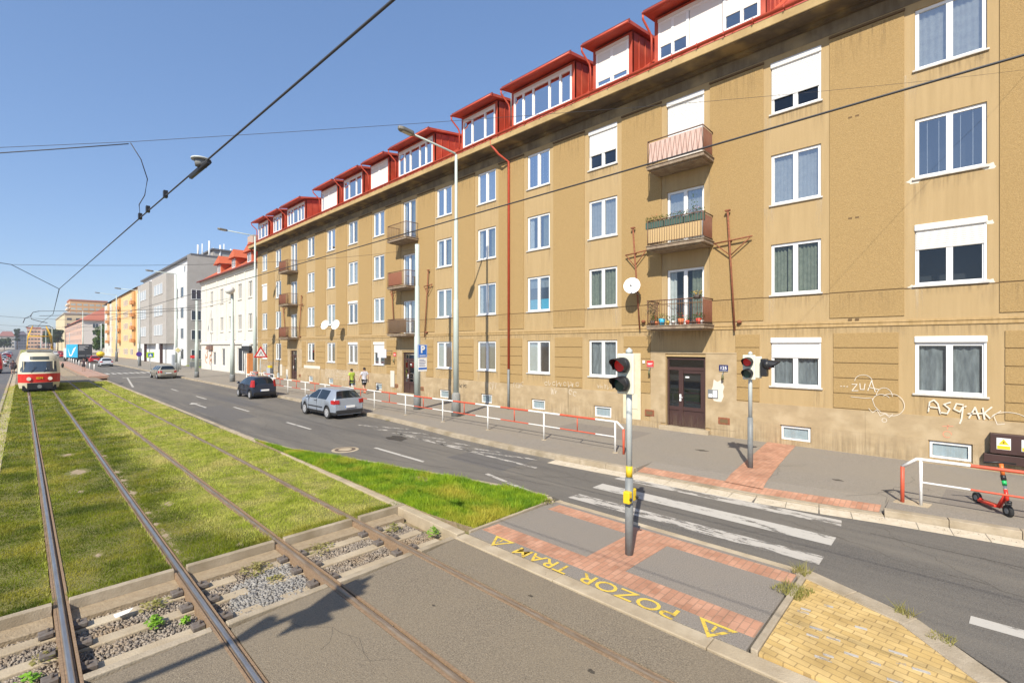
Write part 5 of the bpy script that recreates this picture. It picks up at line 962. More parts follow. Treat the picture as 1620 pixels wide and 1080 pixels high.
# ================================================================ STREET FURNITURE
def rail_fence(name, label, x, ys, ends, z0=.17, g='red and white pedestrian railings'):
    """railing along the kerb: white posts every 3 m, red rods between, rails painted in turns"""
    t = thing(name, label, 'railing', (x, ys[0], z0), g); zt, zm = z0 + .98, z0 + .50
    for i, y in enumerate(ys):
        MB().tube([(x, y, z0 - .05), (x, y, zt)], .03, 8).build('post', whitep, t)
        MB().tube([(x, y, z0 - .02), (x, y, z0 + .012)], .09, 10).build('post_foot', concrete, t)
    for a, b in zip(ys, ys[1:]):
        L = b - a; q = L / 4
        for z, r in ((zt, .034), (zm, .02)):
            MB().tube([(x, a, z), (x, a + q, z)], r, 8, False).build('rail_piece', whitep, t); MB().tube([(x, a + q, z), (x, b - q, z)], r + .001, 8, False).build('rail_piece', redp, t); MB().tube([(x, b - q, z), (x, b, z)], r, 8, False).build('rail_piece', whitep, t)
        MB().tube([(x, (a + b) / 2, zm), (x, (a + b) / 2, zt)], .02, 6).build('rod', redp, t)
    for y, s in ends:
        ye = y + s * .30; MB().tube([(x, y, zt), (x, y + s * .06, zt - .0), (x, ye, zt - .2)], .034, 8).build('end_bend', whitep, t); MB().tube([(x, ye, zt - .2), (x, ye, z0 - .05)], .036, 8).build('end_post', redp, t)
    return t
rail_fence('railing', 'long red and white railing along the kerb from the crossing to the dark car', 12.98, [7.86 + 2.93 * i for i in range(13)], [(7.86, -1)])
rail_fence('railing', 'short red and white railing starting by the scooter at the right edge', 13.13, [.57 - 3.0 * i for i in range(4)][::-1], [(.57, 1)])
m = MB(); m.prism([(13.02, 1.02), (13.4, .95), (13.38, .4), (13.05, .45)], .16, .184); struct(m.build('concrete_patch', concrete))
rail_fence('railing', 'short railing piece beside the dark car, set back from the kerb', 14.6, [41.5 + 2.9 * i for i in range(3)], [])
def visor_lamp(t, c, d, lens, r=.115, L=.20):
    """a lamp unit: housing, lens and hood; c centre of the lens, d the way it looks"""
    c = Vector(c); d = Vector(d).normalized(); u = d.cross(Vector((0, 0, 1))).normalized(); v = Vector((0, 0, 1))
    m = MB(); m.tube([tuple(c - d * .16), tuple(c - d * .1), tuple(c)], [r * .75, r * 1.12, r * 1.12], 16); o = m.build('lamp_housing', black, t)
    MB().tube([tuple(c), tuple(c + d * .012)], r * .9, 16).build('lens', lens, o)
    n = 18; vs = []
    for k in range(n + 1):
        a = -PI * .20 + PI * 1.40 * k / n; w_ = L * (.35 + .65 * max(0, math.sin(a)) ** .7) if math.sin(a) > 0 else L * .3
        p = c + u * math.cos(a) * r * 1.1 + v * math.sin(a) * r * 1.1; vs += [tuple(p), tuple(p + d * w_ - v * w_ * .1)]
    MB().add(vs, [(2 * k, 2 * k + 1, 2 * k + 3, 2 * k + 2) for k in range(n)], True).build('hood', black, o, flip=False); return o
lens_red = bpy.data.materials.new('lens_red_lit'); lens_red.use_nodes = True; b_ = lens_red.node_tree.nodes['Principled BSDF']; b_.inputs['Base Color'].default_value = (.14, .006, .006, 1); b_.inputs['Emission Color'].default_value = (1, .03, .02, 1); b_.inputs['Emission Strength'].default_value = .10
lens_green = M('lens_dark_green', (.01, .05, .04), .15)
backb = M('cream_backboard', (.66, .66, .55), .6)
def ped_light(label, x, y, z0, z1, dirs, zl, sleeve, pole=.055, push=False, boxy=True):
    t = thing('pedestrian_light', label, 'traffic light', (x, y, z0), 'pedestrian traffic lights at the crossing')
    MB().tube([(x, y, z0 + sleeve - .02), (x, y, z1)], pole, 14).build('pole', galv, t); MB().tube([(x, y, z0), (x, y, z0 + sleeve)], pole * 1.35, 14).build('base_sleeve', darkgalv, t)
    MB().tube([(x, y, z1), (x, y, z1 + .06), (x, y, z1 + .1)], [pole * 1.2, pole * 1.1, .01], 10).build('cap', galv, t)
    for d, zz in dirs:
        d = Vector(d).normalized(); c0 = Vector((x, y, 0)) + d * (pole + .2); u = d.cross(Vector((0, 0, 1)))
        m = MB(); q = Vector((x, y, 0)) + d * (pole + .02)
        m.extr([tuple(q - u * .165 + Vector((0, 0, z1 + .0))), tuple(q + u * .165 + Vector((0, 0, z1 + .0))), tuple(q + u * .165 + Vector((0, 0, z1 - .68))), tuple(q - u * .165 + Vector((0, 0, z1 - .68)))], d * .05); m.build('backboard', backb, t, bevel=.02)
        visor_lamp(t, tuple(c0 + Vector((0, 0, z1 - .19))), d, lens_red); visor_lamp(t, tuple(c0 + Vector((0, 0, z1 - .50))), d, lens_green)
    if push:
        m = MB(); m.tube([(x, y, z0 + 1.32), (x, y, z0 + 1.50)], pole * 1.0 + .006, 14); m.build('yellow_band', yellow, t)
        for s in (-1, 1):
            b = MB().box(x + s * .075 - .05 + (s * .03), x + s * .075 + .05 + (s * .03), y - .09 * (1 if s < 0 else .6), y + .03, z0 + .90, z0 + 1.10).build('push_button_box', yellow, t, bevel=.015); MB().ball((x + s * .105 - .02, y - .1, z0 + .98), .028, n=8, m=5).build('button', black, b)
    return t
ped_light('near pedestrian light pole with yellow push button boxes on the island', 7.10, 4.03, .02, 3.42, [((-1, .12, 0), 0)], 3, 1.30, .05, True)
t = ped_light('far pedestrian light pole on the pavement beside the red tactile strip', 13.95, 4.17, .17, 3.3, [((-1, .02, 0), 0)], 3, 1.4, .052)
# second lamp unit on the far pole, seen from the side with its hood
m = MB(); m.box(14.02, 14.06, 3.9, 4.12, 2.66, 3.26); m.build('backboard', backb, t, bevel=.02)
m = MB(); m.box(13.88, 14.08, 3.74, 3.90, 2.72, 3.20); m.build('lamp_box', black, t, bevel=.02)
visor_lamp(t, (13.95, 3.68, 3.04), (0, -1, 0), lens_red, .12, .26)
# a mast arm outside the frame on the left whose shadow crosses the rails
t = thing('mast_arm_signal', 'traffic signal on a long arm whose shadow falls on the crossing', 'traffic light', (-7.2, 3.9, 0))
ZA = 5.3; MB().tube([(-7.2, 3.7, 0), (-7.2, 3.7, 5.6)], [.12, .08], 12).build('pole', galv, t); MB().tube([(-7.2, 3.7, ZA), (-1.95, 3.78, ZA)], .055, 10).build('arm', galv, t)
m = MB(); m.box(-2.75, -2.25, 3.7, 3.76, ZA - .55, ZA + .55); m.build('backboard', black, t, bevel=.05)
m = MB(); m.box(-2.65, -2.35, 3.62, 3.9, ZA - .45, ZA + .45); m.build('signal_box', black, t, bevel=.04); [visor_lamp(t, (-2.5, 3.6, ZA + .3 - .3 * k), (0, -1, 0), lens_green, .11, .2) for k in range(3)]
MB().tube([(-3.6, 3.74, ZA), (-3.6, 3.74, ZA + .35)], .1, 8).build('detector', galv, t)
# masts
def mast(x, y, h, label, r0=.15, r1=.09, base=.9, mat=palegreen, arm=None, rc=None, g='tall masts along the pavement', steps=(), cat='mast', name='mast', fat=True, bm=None):
    t = thing(name, label, cat, (x, y, .17), g); z = .17
    segs = [(z + base, r0), (h * .45, r0 * .92), (h * .45 + .05, r0 * .76), (h * .75, r0 * .7), (h * .75 + .05, r0 * .55), (h, r1 * .9)]
    MB().tube([(x, y, a) for a, _ in segs], [b for _, b in segs], 14).build('shaft', mat, t)
    MB().tube([(x, y, z - .02), (x, y, z + base * .9), (x, y, z + base)], [r0 * (1.7 if fat else 1.15), r0 * (1.5 if fat else 1.12), r0 * 1.0], 14).build('base', bm or darkgalv, t)
    if arm:
        ax, ay, az, zj = arm; dx, dy = ax - x, ay - y; MB().tube([(x, y, h - .05), (x + dx * .03, y + dy * .03, h + .05), (x + dx * .85, y + dy * .85, h + (az - h) * .9)], .045, 8).build('arm', mat, t)
        d = Vector((dx, dy, az - h)).normalized(); p = Vector((x + dx * .85, y + dy * .85, h + (az - h) * .9)); n_ = Vector((-d.y, d.x, 0)).normalized()
        m = MB(); q = [p - n_ * .06, p + d * .12 - n_ * .17, p + d * .65 - n_ * .17, p + d * .8 - n_ * .06, p + d * .8 + n_ * .06, p + d * .65 + n_ * .17, p + d * .12 + n_ * .17, p + n_ * .06]
        m.extr([tuple(v - Vector((0, 0, .08))) for v in q], (0, 0, .16)); l = m.build('lamp_head', M('lamp_head', (.16, .15, .13), .5), t, bevel=.04)
        m = MB(); m.extr([tuple(p + d * .15 + n_ * s - Vector((0, 0, .1))) for s in (-.1, .1)] + [tuple(p + d * .6 + n_ * s - Vector((0, 0, .1))) for s in (.1, -.1)], (0, 0, .02)); m.build('lens', M('lamp_lens', (.45, .42, .32), .3), l)
    return t
mast(14.45, 17.5, 12.75, 'nearest tall street lamp on a thick grey base, left of the red downpipe', .135, .07, 1.15, arm=(11.6, 17.5, 12.95, 0), name='street_lamp', cat='street lamp', bm=M('grey_base', (.27, .27, .25), .8, (.2, .2, .19), 20))
mast(14.55, 20.85, 8.95, 'pale green mast carrying the blue parking sign', .17, .13, .75, fat=False)
mast(13.75, 49.6, 8.5, 'pale mast with a round white dome on top, in front of the white house', .20, .13, .7, fat=False)
mast(13.0, 59.2, 8.4, 'pale mast holding the tram span wires in front of the grey block', .19, .13, .6, fat=False)
mast(15.46, 48.8, 14.05, 'tall street lamp at the far corner of the ochre building behind the warning sign', .17, .08, 1.0, arm=(12.7, 48.8, 14.2, 0), name='street_lamp', cat='street lamp')
mast(14.02, 74.2, 12.9, 'slim street lamp standing by the beige estate car', .15, .07, 1.2, arm=(11.2, 74.4, 13.1, 0), name='street_lamp', cat='street lamp')
mast(13.7, 99.6, 12.8, 'street lamp with a dark cone base near the round violet sign', .14, .08, 2.0, arm=(10.9, 100, 13.0, 0), name='street_lamp', cat='street lamp')
mast(14.2, 132, 14.5, 'distant street lamp in front of the orange house', .16, .09, 2.2, arm=(11.0, 132, 14.8, 0), name='street_lamp', cat='street lamp')
mast(13.7, 205, 15, 'farthest street lamp beyond the orange house', .18, .1, 2.0, arm=(10.4, 205, 15.4, 0), name='street_lamp', cat='street lamp')
for i, (x, y) in enumerate(((13.5, 152), (5.8, 180), (6.0, 235), (13.4, 260), (6.0, 300))): mast(x, y, 9, ['span wire mast in front of the apricot balconies', 'nearest thin mast between tram and far road', 'second thin mast between tram and far road', 'thin mast before the pink house', 'farthest thin mast by the tracks'][i], .15, .1, .6, fat=False, g='distant span wire masts')
t = thing('dome_lamp', 'round white dome fixed near the top of the mast by the white house', 'lamp', (13.6, 49.4, 8.6)); MB().ball((13.45, 49.3, 8.75), .42, 1, 1, .9, 14, 9).build('globe', M('globe', (.72, .72, .68), .4), t); MB().tube([(13.74, 49.6, 8.3), (13.5, 49.35, 8.5)], .05, 6).build('bracket', darkgalv, t)
# signs
def post(x, y, z1, t, r=.03): MB().tube([(x, y, .1), (x, y, z1)], r, 8).build('post', galv, t)
t = thing('parking_sign', 'blue parking sign P over a white plate on the pale green mast', 'sign', (14.5, 20.6, 2.9)); y = 20.62
MB().box(14.42, 15.02, y - .02, y, 2.93, 3.62).build('plate', blue, t, bevel=.01); m = MB(); [m.box(*b) for b in ((14.44, 15.0, y - .026, y - .021, 3.59, 3.605), (14.44, 15.0, y - .026, y - .021, 2.945, 2.96), (14.44, 14.455, y - .026, y - .021, 2.96, 3.59), (14.985, 15.0, y - .026, y - .021, 2.96, 3.59))]; m.build('edge_line', white, t)
text('letter', 'P', .52, (14.72, y - .027, 3.35), (1, 0, 0), (0, 0, 1), white, t, bold=.022); MB().box(14.52, 14.92, y - .027, y - .0215, 3.02, 3.06).build('small_line', white, t)
p_ = MB().box(14.44, 15.0, y - .02, y, 2.2, 2.9).build('lower_plate', white, t, bevel=.01); m = MB(); [m.box(14.5, 14.5 + .44 * random.uniform(.6, 1), y - .024, y - .0215, 2.8 - .08 * i, 2.83 - .08 * i) for i in range(5)]; m.build('print', M('print_blue', (.12, .14, .3), .6), p_); MB().box(14.45, 14.99, y - .025, y - .0215, 2.3, 2.4).build('blue_band', blue, p_)
MB().tube([(14.55, 20.85, 3.4), (14.7, y, 3.4)], .03, 6).build('clamp', darkgalv, t)
t = thing('warning_sign', 'triangular red and white road narrows sign by the far corner of the ochre building', 'sign', (15.2, 46.7, .17)); y = 46.6; post(15.25, 46.66, 3.4, t)
tri = lambda r, yy: [(15.25 + r * math.cos(a), yy, 2.83 + r * math.sin(a)) for a in (PI / 2, PI / 2 + 2 * PI / 3, PI / 2 + 4 * PI / 3)]
MB().extr(tri(.72, y), (0, .02, 0)).build('red_border', signred, t, bevel=.02); MB().extr(tri(.47, y - .004), (0, .003, 0)).build('white_field', white, t)
m = MB(); m.tube([(15.12, y - .008, 2.68), (15.14, y - .008, 2.8), (15.2, y - .008, 2.86), (15.2, y - .008, 3.02)], .016, 5); m.tube([(15.38, y - .008, 2.68), (15.36, y - .008, 2.8), (15.3, y - .008, 2.86), (15.3, y - .008, 3.02)], .016, 5); m.build('symbol', black, t)
violet = M('sign_violet', (.16, .04, .22), .5)
t = thing('no_parking_sign', 'round violet sign on a post left of the yellow-green one', 'sign', (13.3, 97.5, .17)); post(13.35, 97.6, 2.6, t); MB().tube([(13.35, 97.5, 2.2), (13.35, 97.55, 2.2)], .40, 20).build('disc', violet, t); MB().tube([(13.35, 97.48, 2.2), (13.35, 97.499, 2.2)], .29, 20).build('inner_disc', M('sign_dim_blue', (.07, .04, .3), .5), t)
t = thing('crossing_sign', 'yellow-green square sign with a blue pedestrian crossing symbol', 'sign', (13.2, 88, .17)); post(13.4, 88.1, 2.2, t); MB().box(12.93, 13.87, 88.0, 88.04, 1.75, 2.6).build('plate', M('sign_lime', (.50, .72, .03), .5), t, bevel=.02); b = MB().box(13.13, 13.67, 87.97, 87.999, 1.9, 2.45).build('blue_square', blue, t); m = MB(); m.add([(13.2, 87.965, 1.96), (13.6, 87.965, 1.96), (13.4, 87.965, 2.38)], [(0, 1, 2)]); m.build('white_triangle', white, b, flip=False)
t = thing('priority_sign', 'pale yellow diamond sign on a post behind the beige estate car', 'sign', (13.9, 73, .17)); post(13.95, 73.1, 3.0, t); mk = lambda r, yy, m_, n_: MB().extr([(13.95 + r, yy, 3.0), (13.95, yy, 3.0 + r), (13.95 - r, yy, 3.0), (13.95, yy, 3.0 - r)], (0, .02, 0)).build(n_, m_, t); mk(.46, 73.0, white, 'plate'); mk(.30, 72.97, M('sign_yellow_pale', (.68, .62, .30), .5), 'field')
t = thing('red_sign_board', 'small red board on legs in front of the grey gable', 'sign', (16, 80, .17)); MB().box(17.2, 18.0, 82, 82.1, 1.75, 2.15).build('board', signred, t); [MB().tube([(x, 82.05, .1), (x, 82.05, 1.7)], .04, 5).build('leg', darkgalv, t) for x in (17.3, 17.9)]
t = thing('advert_pillar', 'low grey cabinet and column beside the street lamp at the modern block', 'cabinet', (15.5, 92, .17)); MB().box(16.2, 16.9, 88.5, 89.2, .1, 2.2).build('cabinet', M('cab_grey', (.36, .39, .42), .6), t, bevel=.03); MB().tube([(15.5, 80.5, .1), (15.5, 80.5, 2.1)], .28, 12).build('column', galv, t)
struct(MB().box(19.3, 26, 84, 95.4, .1, .26).build('lawn', g_wedge)); 
t = thing('low_wall', 'low dark wall in front of the grey gable', 'wall', (18, 90, .17)); MB().box(18.4, 26, 88, 88.4, .1, 1.0).build('wall', darkgalv, t)
# scooter
t = thing('electric_scooter', 'red electric scooter with a green collar leaning by the railing at the right edge', 'scooter', (13.6, -.7, .17)); P0 = Vector((14.28, -.30, .27)); P1 = Vector((13.50, -.72, .28)); dd = (P1 - P0).normalized(); sd_ = Vector((-dd.y, dd.x, 0))
scr = M('scooter_red', (.62, .035, .02), .35); 
for p, nm in ((P0, 'rear'), (P1, 'front')): w_ = MB().tube([tuple(p - sd_ * .03), tuple(p - sd_ * .028), tuple(p + sd_ * .028), tuple(p + sd_ * .03)], [.085, .115, .115, .085], 20).build('wheel', rubber, t); MB().tube([tuple(p - sd_ * .034), tuple(p + sd_ * .034)], .055, 14).build('hub', darkgalv, w_)
a = P0 + dd * .12 + Vector((0, 0, -.05)); b = P1 - dd * .26 + Vector((0, 0, -.02)); m = MB(); m.extr([tuple(a - sd_ * .075), tuple(a + sd_ * .075), tuple(b + sd_ * .075), tuple(b - sd_ * .075)], (0, 0, .055)); m.build('deck', scr, t, bevel=.015)
MB().tube([tuple(P0 + Vector((0, 0, .04))), tuple(P0 + dd * .15), ], .03, 8).build('rear_fork', scr, t); st = P1 - dd * .02 + Vector((0, 0, .18)); top = st - dd * .14 + Vector((0, 0, .72)) + sd_ * -.02
MB().tube([tuple(b + Vector((0, 0, .02))), tuple(st - dd * .03 + Vector((0, 0, .12)))], .04, 8).build('neck', scr, t); L_ = top - st
for f0, f1, m_, r in ((0, .32, scr, .032), (.32, .42, M('scooter_white', (.7, .68, .62), .4), .03), (.42, .56, M('scooter_green', (.02, .45, .12), .4), .036), (.56, .70, black, .042), (.70, 1, M('scooter_orange', (.68, .16, .03), .4), .034)): MB().tube([tuple(st + L_ * f0), tuple(st + L_ * f1)], r, 10).build('stem', m_, t)
m = MB(); m.tube([tuple(top - sd_ * .26 - dd * .04), tuple(top + Vector((0, 0, .03))), tuple(top + sd_ * .26 - dd * .04)], .018, 8); m.build('handlebar', black, t); m = MB(); m.box(P1.x - .06, P1.x + .06, P1.y - .05, P1.y + .05, .40, .44); m.build('mudguard', black, t, bevel=.01); MB().ball(tuple(st + dd * .05 + Vector((0, 0, .0))), .04, n=8, m=6).build('headlight', black, t)
# ================================================================ OVERHEAD WIRES
def catmull(p, q, sag, n=10): p, q = Vector(p), Vector(q); return [tuple(p.lerp(q, i / n) - Vector((0, 0, sag * 4 * (i / n) * (1 - i / n)))) for i in range(n + 1)]
def wire(label, pts, r=.012, cat='wire', name='overhead_wire', g='overhead tram wires'):
    o = MB().tube(pts, r, 5).build(name, wire_m); tag(o, label, cat, g); return o
wire('thick contact wire over the left track rising to the top of the photo', [(1.52, -6, 5.3), (1.3, 2.06, 5.3), (1.12, 8.1, 5.3), (.80, 20, 5.3)], .0085)
wire('contact wire over the left track going on towards the tram', [(.80, 20, 5.3), (1.2, 36, 5.3), (1.0, 51, 5.25), (1.1, 90, 5.3), (1.0, 200, 5.3)], .011)
wire('contact wire over the right track crossing in front of the ochre facade', [(4.15, -12, 5.3), (4.12, 2.5, 5.28), (4.0, 12.5, 5.27), (3.8, 30, 5.3), (3.9, 59, 5.3), (3.9, 200, 5.3)], .0085)
wire('span wire from the left up to the right end of the ochre facade', catmull((-6, 12.4, 4.9), (1.05, 8.1, 6.32), -.02, 4) + catmull((1.05, 8.1, 6.32), (17.98, -1.3, 10.7), .12)[1:], .0035)
wire('black feeder cable hanging along the span wire at the left', catmull((-6, 12.4, 4.88), (1.0, 8.12, 6.28), .06), .007)
wire('curved dropper cable hanging from the span wire to the contact wire', [(1.02, 8.12, 6.3), (1.13, 8.1, 6.1), (1.2, 8.1, 5.85), (1.17, 8.1, 5.62), (1.11, 8.1, 5.48), (1.12, 8.1, 5.31)], .006)
wire('pull-off wire from the junction above the left track to the left', [(.80, 20, 5.3), (-.2, 19.4, 5.85), (-9, 18, 6.6)], .009)
wire('thin far span wire across the street before the masts', catmull((-.2, 19.4, 5.85), (14.55, 20.85, 8.7), .3), .006)
for i, (zl, zr) in enumerate(((6.62, 7.68), (6.2, 7.45))): wire(['upper of two dark span cables from the far mast to the tracks', 'lower of two dark span cables from the far mast to the tracks'][i], [(13.0, 59.2, zr), (7, 59, (zl + zr) / 2 - .15), (1.08, 58.8, zl)], .022)
wire('curved hanger at the end of the upper span cable', [(1.08, 58.8, 6.62), (.7, 58.8, 6.5), (.55, 58.8, 6.2), (.6, 58.8, 5.9), (1.0, 58.8, 5.75), (1.6, 58.8, 5.6)], .028); wire('short bent hanger above the tram pantograph', [(.6, 58.8, 6.2), (.2, 58, 5.9), (.1, 57, 5.5)], .028)
wire('wire sloping from the domed mast to the far mast', catmull((13.75, 49.6, 8.0), (13.0, 59.2, 7.6), .15), .015); wire('wire from the far mast sloping down the street', catmull((13.75, 49.6, 8.1), (3.9, 90, 6.2), .2), .013)
for i, y in enumerate((90, 130, 180)): wire(['first distant span wire over the tracks', 'second distant span wire over the tracks', 'third distant span wire over the tracks'][i], catmull((13.6, y, 8), (-7, y, 8), .8), .02)
t = thing('section_insulator', 'grey disc shaped fitting sitting on the thick contact wire', 'wire fitting', (1.21, 5.3, 5.3)); m = MB(); m.tube([(1.21, 5.35, 5.30), (1.21, 5.35, 5.36)], [.05, .06], 12); m.build('body', darkgalv, t); MB().tube([(1.21, 5.35, 5.361), (1.21, 5.35, 5.375)], .085, 14).build('disc', galv, t)
MB().tube([(1.22, 5.1, 5.28), (1.2, 5.7, 5.28)], .022, 6).build('clamp', black, t)
for i, (x, y) in enumerate(((1.16, 6.7), (1.13, 7.6), (1.12, 8.1))): o = MB().box(x - .02, x + .02, y - .03, y + .03, 5.28, 5.36).build('wire_clamp', black); tag(o, ['small clamp on the contact wire nearest to the disc fitting', 'middle small clamp on the contact wire', 'small clamp where the curved dropper meets the contact wire'][i], 'wire fitting', 'clamps on the contact wire')
# ================================================================ VEHICLES
def car(label, X, Y, L, Wd, paint, top, group=None, rot=0, wheels=(.75, 3.3), wr=.31, belt=.95, glass_st=((.8, 1.85), (1.92, 2.8)), rear=(.1, .45), front=(2.3, 3.1), lower=None, lampz=(.74, .95), roofw=.62, z0=.03, name='parked_car', cat='car', spare=None, lamp_tall=False, plate_z=.62):
    t = thing(name, label, cat, (X, Y, z0), group); hw = Wd / 2
    ys_ = sorted(set([round(v, 3) for v in [p[0] for p in top] + [g for a in glass_st for g in a] + list(rear) + list(front) + [w + d for w in wheels for d in (-.4, -.36, -.28, -.15, 0, .15, .28, .36, .4)] if 0 <= v <= L]))
    def lerp(T, y):
        for (a, za), (b, zb) in zip(T, T[1:]):
            if a <= y <= b: return za + (zb - za) * ((y - a) / (b - a) if b > a else 0)
        return T[-1][1]
    plan = [(0, .82), (.06, .92), (.3, .985), (.9, 1), (L - 1.2, 1), (L - .5, .93), (L - .15, .80), (L, .62)]
    G_ = []
    for y in ys_:
        zt = lerp(top, y); h = hw * lerp(plan, y); zb = .22
        for w in wheels:
            d = abs(y - w)
            if d < .36: zb = wr + math.sqrt(max(0, .36 ** 2 - d * d)) - .0
        zb = min(zb, zt - .1); b2 = min(belt, zt - .03); k = max(0, min(1, (zt - b2 - .03) / .4)); rw = h * (roofw * k + .93 * (1 - k))
        sec = [(h * .9, zb), (h * .98, max(.36, zb + .012)), (h * 1.0, min(max(.62, zb + .02), b2 - .02)), (h * .965, b2), (rw * 1.0 + (h - rw) * .12, b2 + (zt - .05 - b2) * .92 if k > 0 else b2 + .008), (rw * .92, zt - .018), (rw * .5, zt), (0, zt + .004)]
        G_.append(sec)
    V = []; 
    for y, sec in zip(ys_, G_):
        for s in (-1, 1): V += [(X + s * x, Y + y, z0 + z) for x, z in sec]
    K = 8; st = len(ys_)
    body = MB(); gl = MB(); lo = MB(); idx = lambda i, s, j: i * 16 + (0 if s < 0 else 8) + j
    B_ = []; Gl = []; Lo = []
    for i in range(st - 1):
        ym = (ys_[i] + ys_[i + 1]) / 2
        for s in (-1, 1):
            for j in range(K - 1):
                q = (idx(i, s, j), idx(i + 1, s, j), idx(i + 1, s, j + 1), idx(i, s, j + 1)); g = False
                if j == 3 and any(a < ym < b for a, b in glass_st): g = True
                if j in (5, 6) and (rear[0] < ym < rear[1] or front[0] < ym < front[1]): g = True
                if j == 4 and front[0] < ym < front[1] and 0: g = True
                (Gl if g else Lo if (j == 0 and lower) else B_).append(q)
    for i in (0, st - 1): B_.append([idx(i, -1, j) for j in range(K)] + [idx(i, 1, j) for j in range(K - 1)][::-1])
    def sub(F, nm, mat, par, smooth=True):
        used = sorted({v for f in F for v in f}); mp = {v: k for k, v in enumerate(used)}; mb = MB(); mb.add([V[v] for v in used], [tuple(mp[v] for v in f) for f in F], smooth); return mb.build(nm, mat, par, flip=2)
    bo = sub(B_, 'body', paint, t); sub(Gl, 'windows', carglass, t); 
    if lower: sub(Lo, 'lower_trim', lower, t)
    m = MB(); m.box(X - hw * .86, X + hw * .86, Y + .12, Y + L - .2, z0 + .2, z0 + .6); m.build('underbody', black, t)
    for w in wheels:
        for s in (-1, 1):
            xo = X + s * (hw - .015); xi = xo - s * .2; wh = MB().tube([(xi, Y + w, z0 + wr), (xi + s * .03, Y + w, z0 + wr), (xo - s * .03, Y + w, z0 + wr), (xo, Y + w, z0 + wr)], [wr * .9, wr, wr, wr * .93], 22).build('wheel', rubber, t)
            r_ = MB(); r_.tube([(xo - s * .02, Y + w, z0 + wr), (xo + s * .006, Y + w, z0 + wr)], wr * .64, 18); r_.build('rim', M('rim', (.42, .42, .43), .35, (.3, .3, .31), 18), wh)
            sp = MB(); [sp.box(xo + s * .006 - .002, xo + s * .006 + .004, Y + w + math.cos(a) * wr * .42 - .018, Y + w + math.cos(a) * wr * .42 + .018, z0 + wr + math.sin(a) * wr * .42 - .03, z0 + wr + math.sin(a) * wr * .42 + .03) for a in [k * PI / 3 for k in range(6)]]; sp.build('rim_slot', black, wh)
    bz = lower or black; m = MB(); e = hw * .84
    m.add([(X - e, Y - .035, z0 + .26), (X + e, Y - .035, z0 + .26), (X + e, Y - .045, z0 + .46), (X - e, Y - .045, z0 + .46), (X - e, Y + .1, z0 + .26), (X + e, Y + .1, z0 + .26), (X + e, Y + .1, z0 + .46), (X - e, Y + .1, z0 + .46)], [(0, 1, 2, 3), (3, 2, 6, 7), (0, 4, 5, 1), (0, 3, 7, 4), (1, 5, 6, 2), (4, 7, 6, 5)]); m.build('bumper', bz, t, bevel=.03)
    for s in (-1, 1):
        m = MB(); za, zb_ = lampz; x1, x2 = X + s * hw * (.62 if not lamp_tall else .74), X + s * hw * .93
        m.add([(x1, Y - .004, z0 + za + .02), (x2, Y + .05, z0 + za), (x2 + s * hw * .075, Y + .30, z0 + za + .03), (x1, Y + .015, z0 + zb_ - .01), (x2 - s * hw * (.0 if not lamp_tall else .08), Y + .07, z0 + zb_), (x2 + s * hw * (.045 if not lamp_tall else -.04), Y + .34, z0 + zb_ - .01), (x1, Y + .15, z0 + za), (x1, Y + .15, z0 + zb_)], [(0, 1, 4, 3), (1, 2, 5, 4), (3, 4, 5, 7), (0, 6, 2, 1), (0, 3, 7, 6), (2, 6, 7, 5)]); m.build('tail_light', lampred, t, bevel=.012)
        m = MB(); m.ball((X + s * (hw + .08), Y + front[1] - .38, z0 + belt + .06), .1, 1, .55, .75, 10, 7); m.build('mirror', paint, t)
        m = MB(); [m.box(X + s * hw * .985 - .006, X + s * hw * .985 + .006 + .008, Y + yy, Y + yy + .17, z0 + belt - .13, z0 + belt - .095) for yy in (glass_st[0][1] + .05, glass_st[-1][0] + .12)]; m.build('door_handle', bz if lower else paint, t)
        m = MB(); m.box(*sorted((X + s * hw * .99, X + s * (hw + .012))), Y + wheels[0] + .45, Y + wheels[1] - .45, z0 + .52, z0 + .57); m.build('side_strip', black, t)
        m = MB(); [m.box(*sorted((X + s * hw * .97, X + s * (hw + .002))), Y + yy, Y + yy + .008, z0 + .3, z0 + belt - .02) for yy in (glass_st[-1][0] - .03, glass_st[-1][1] - .02)]; m.build('door_gap', black, t)
    p = MB().box(X - .27, X + .27, Y - .058, Y - .045, z0 + plate_z - .06, z0 + plate_z + .055).build('number_plate', white, t); MB().box(X - .27, X - .23, Y - .0605, Y - .0582, z0 + plate_z - .058, z0 + plate_z + .053).build('blue_field', blue, p)
    if rot:
        t.rotation_euler = (0, 0, rot)
    return t
silver = M('silver_paint', (.30, .335, .39), .28, metal=.3); navy = M('navy_paint', (.018, .026, .045), .22); beige = M('beige_paint', (.36, .34, .28), .32, metal=.3); redc = M('red_car_paint', (.42, .02, .02), .3); silver2 = M('light_silver_paint', (.55, .56, .57), .3, metal=.2); whitec = M('white_car_paint', (.68, .68, .68), .35)
golf = [(0, .56), (.015, .62), (.05, .86), (.10, 1.02), (.42, 1.37), (.52, 1.42), (.9, 1.46), (1.6, 1.485), (2.2, 1.45), (3.1, 1.02), (3.6, .90), (3.95, .78), (4.12, .62), (4.2, .45)]
car('silver hatchback parked at the kerb in front of the railing', 10.98, 21.35, 4.2, 1.76, silver, golf, group='cars parked along the right kerb', lower=M('lower_black', (.03, .03, .032), .5), rear=(.10, .42), front=(2.2, 3.1), glass_st=((.82, 1.80), (1.86, 2.78)), rot=R(1.2)).scale = (.94, .95, .975)
c107 = [(0, .56), (.02, .7), (.06, .95), (.09, 1.0), (.30, 1.36), (.42, 1.43), (1.0, 1.47), (1.6, 1.46), (2.1, 1.36), (2.75, 1.0), (3.1, .84), (3.35, .68), (3.43, .45)]
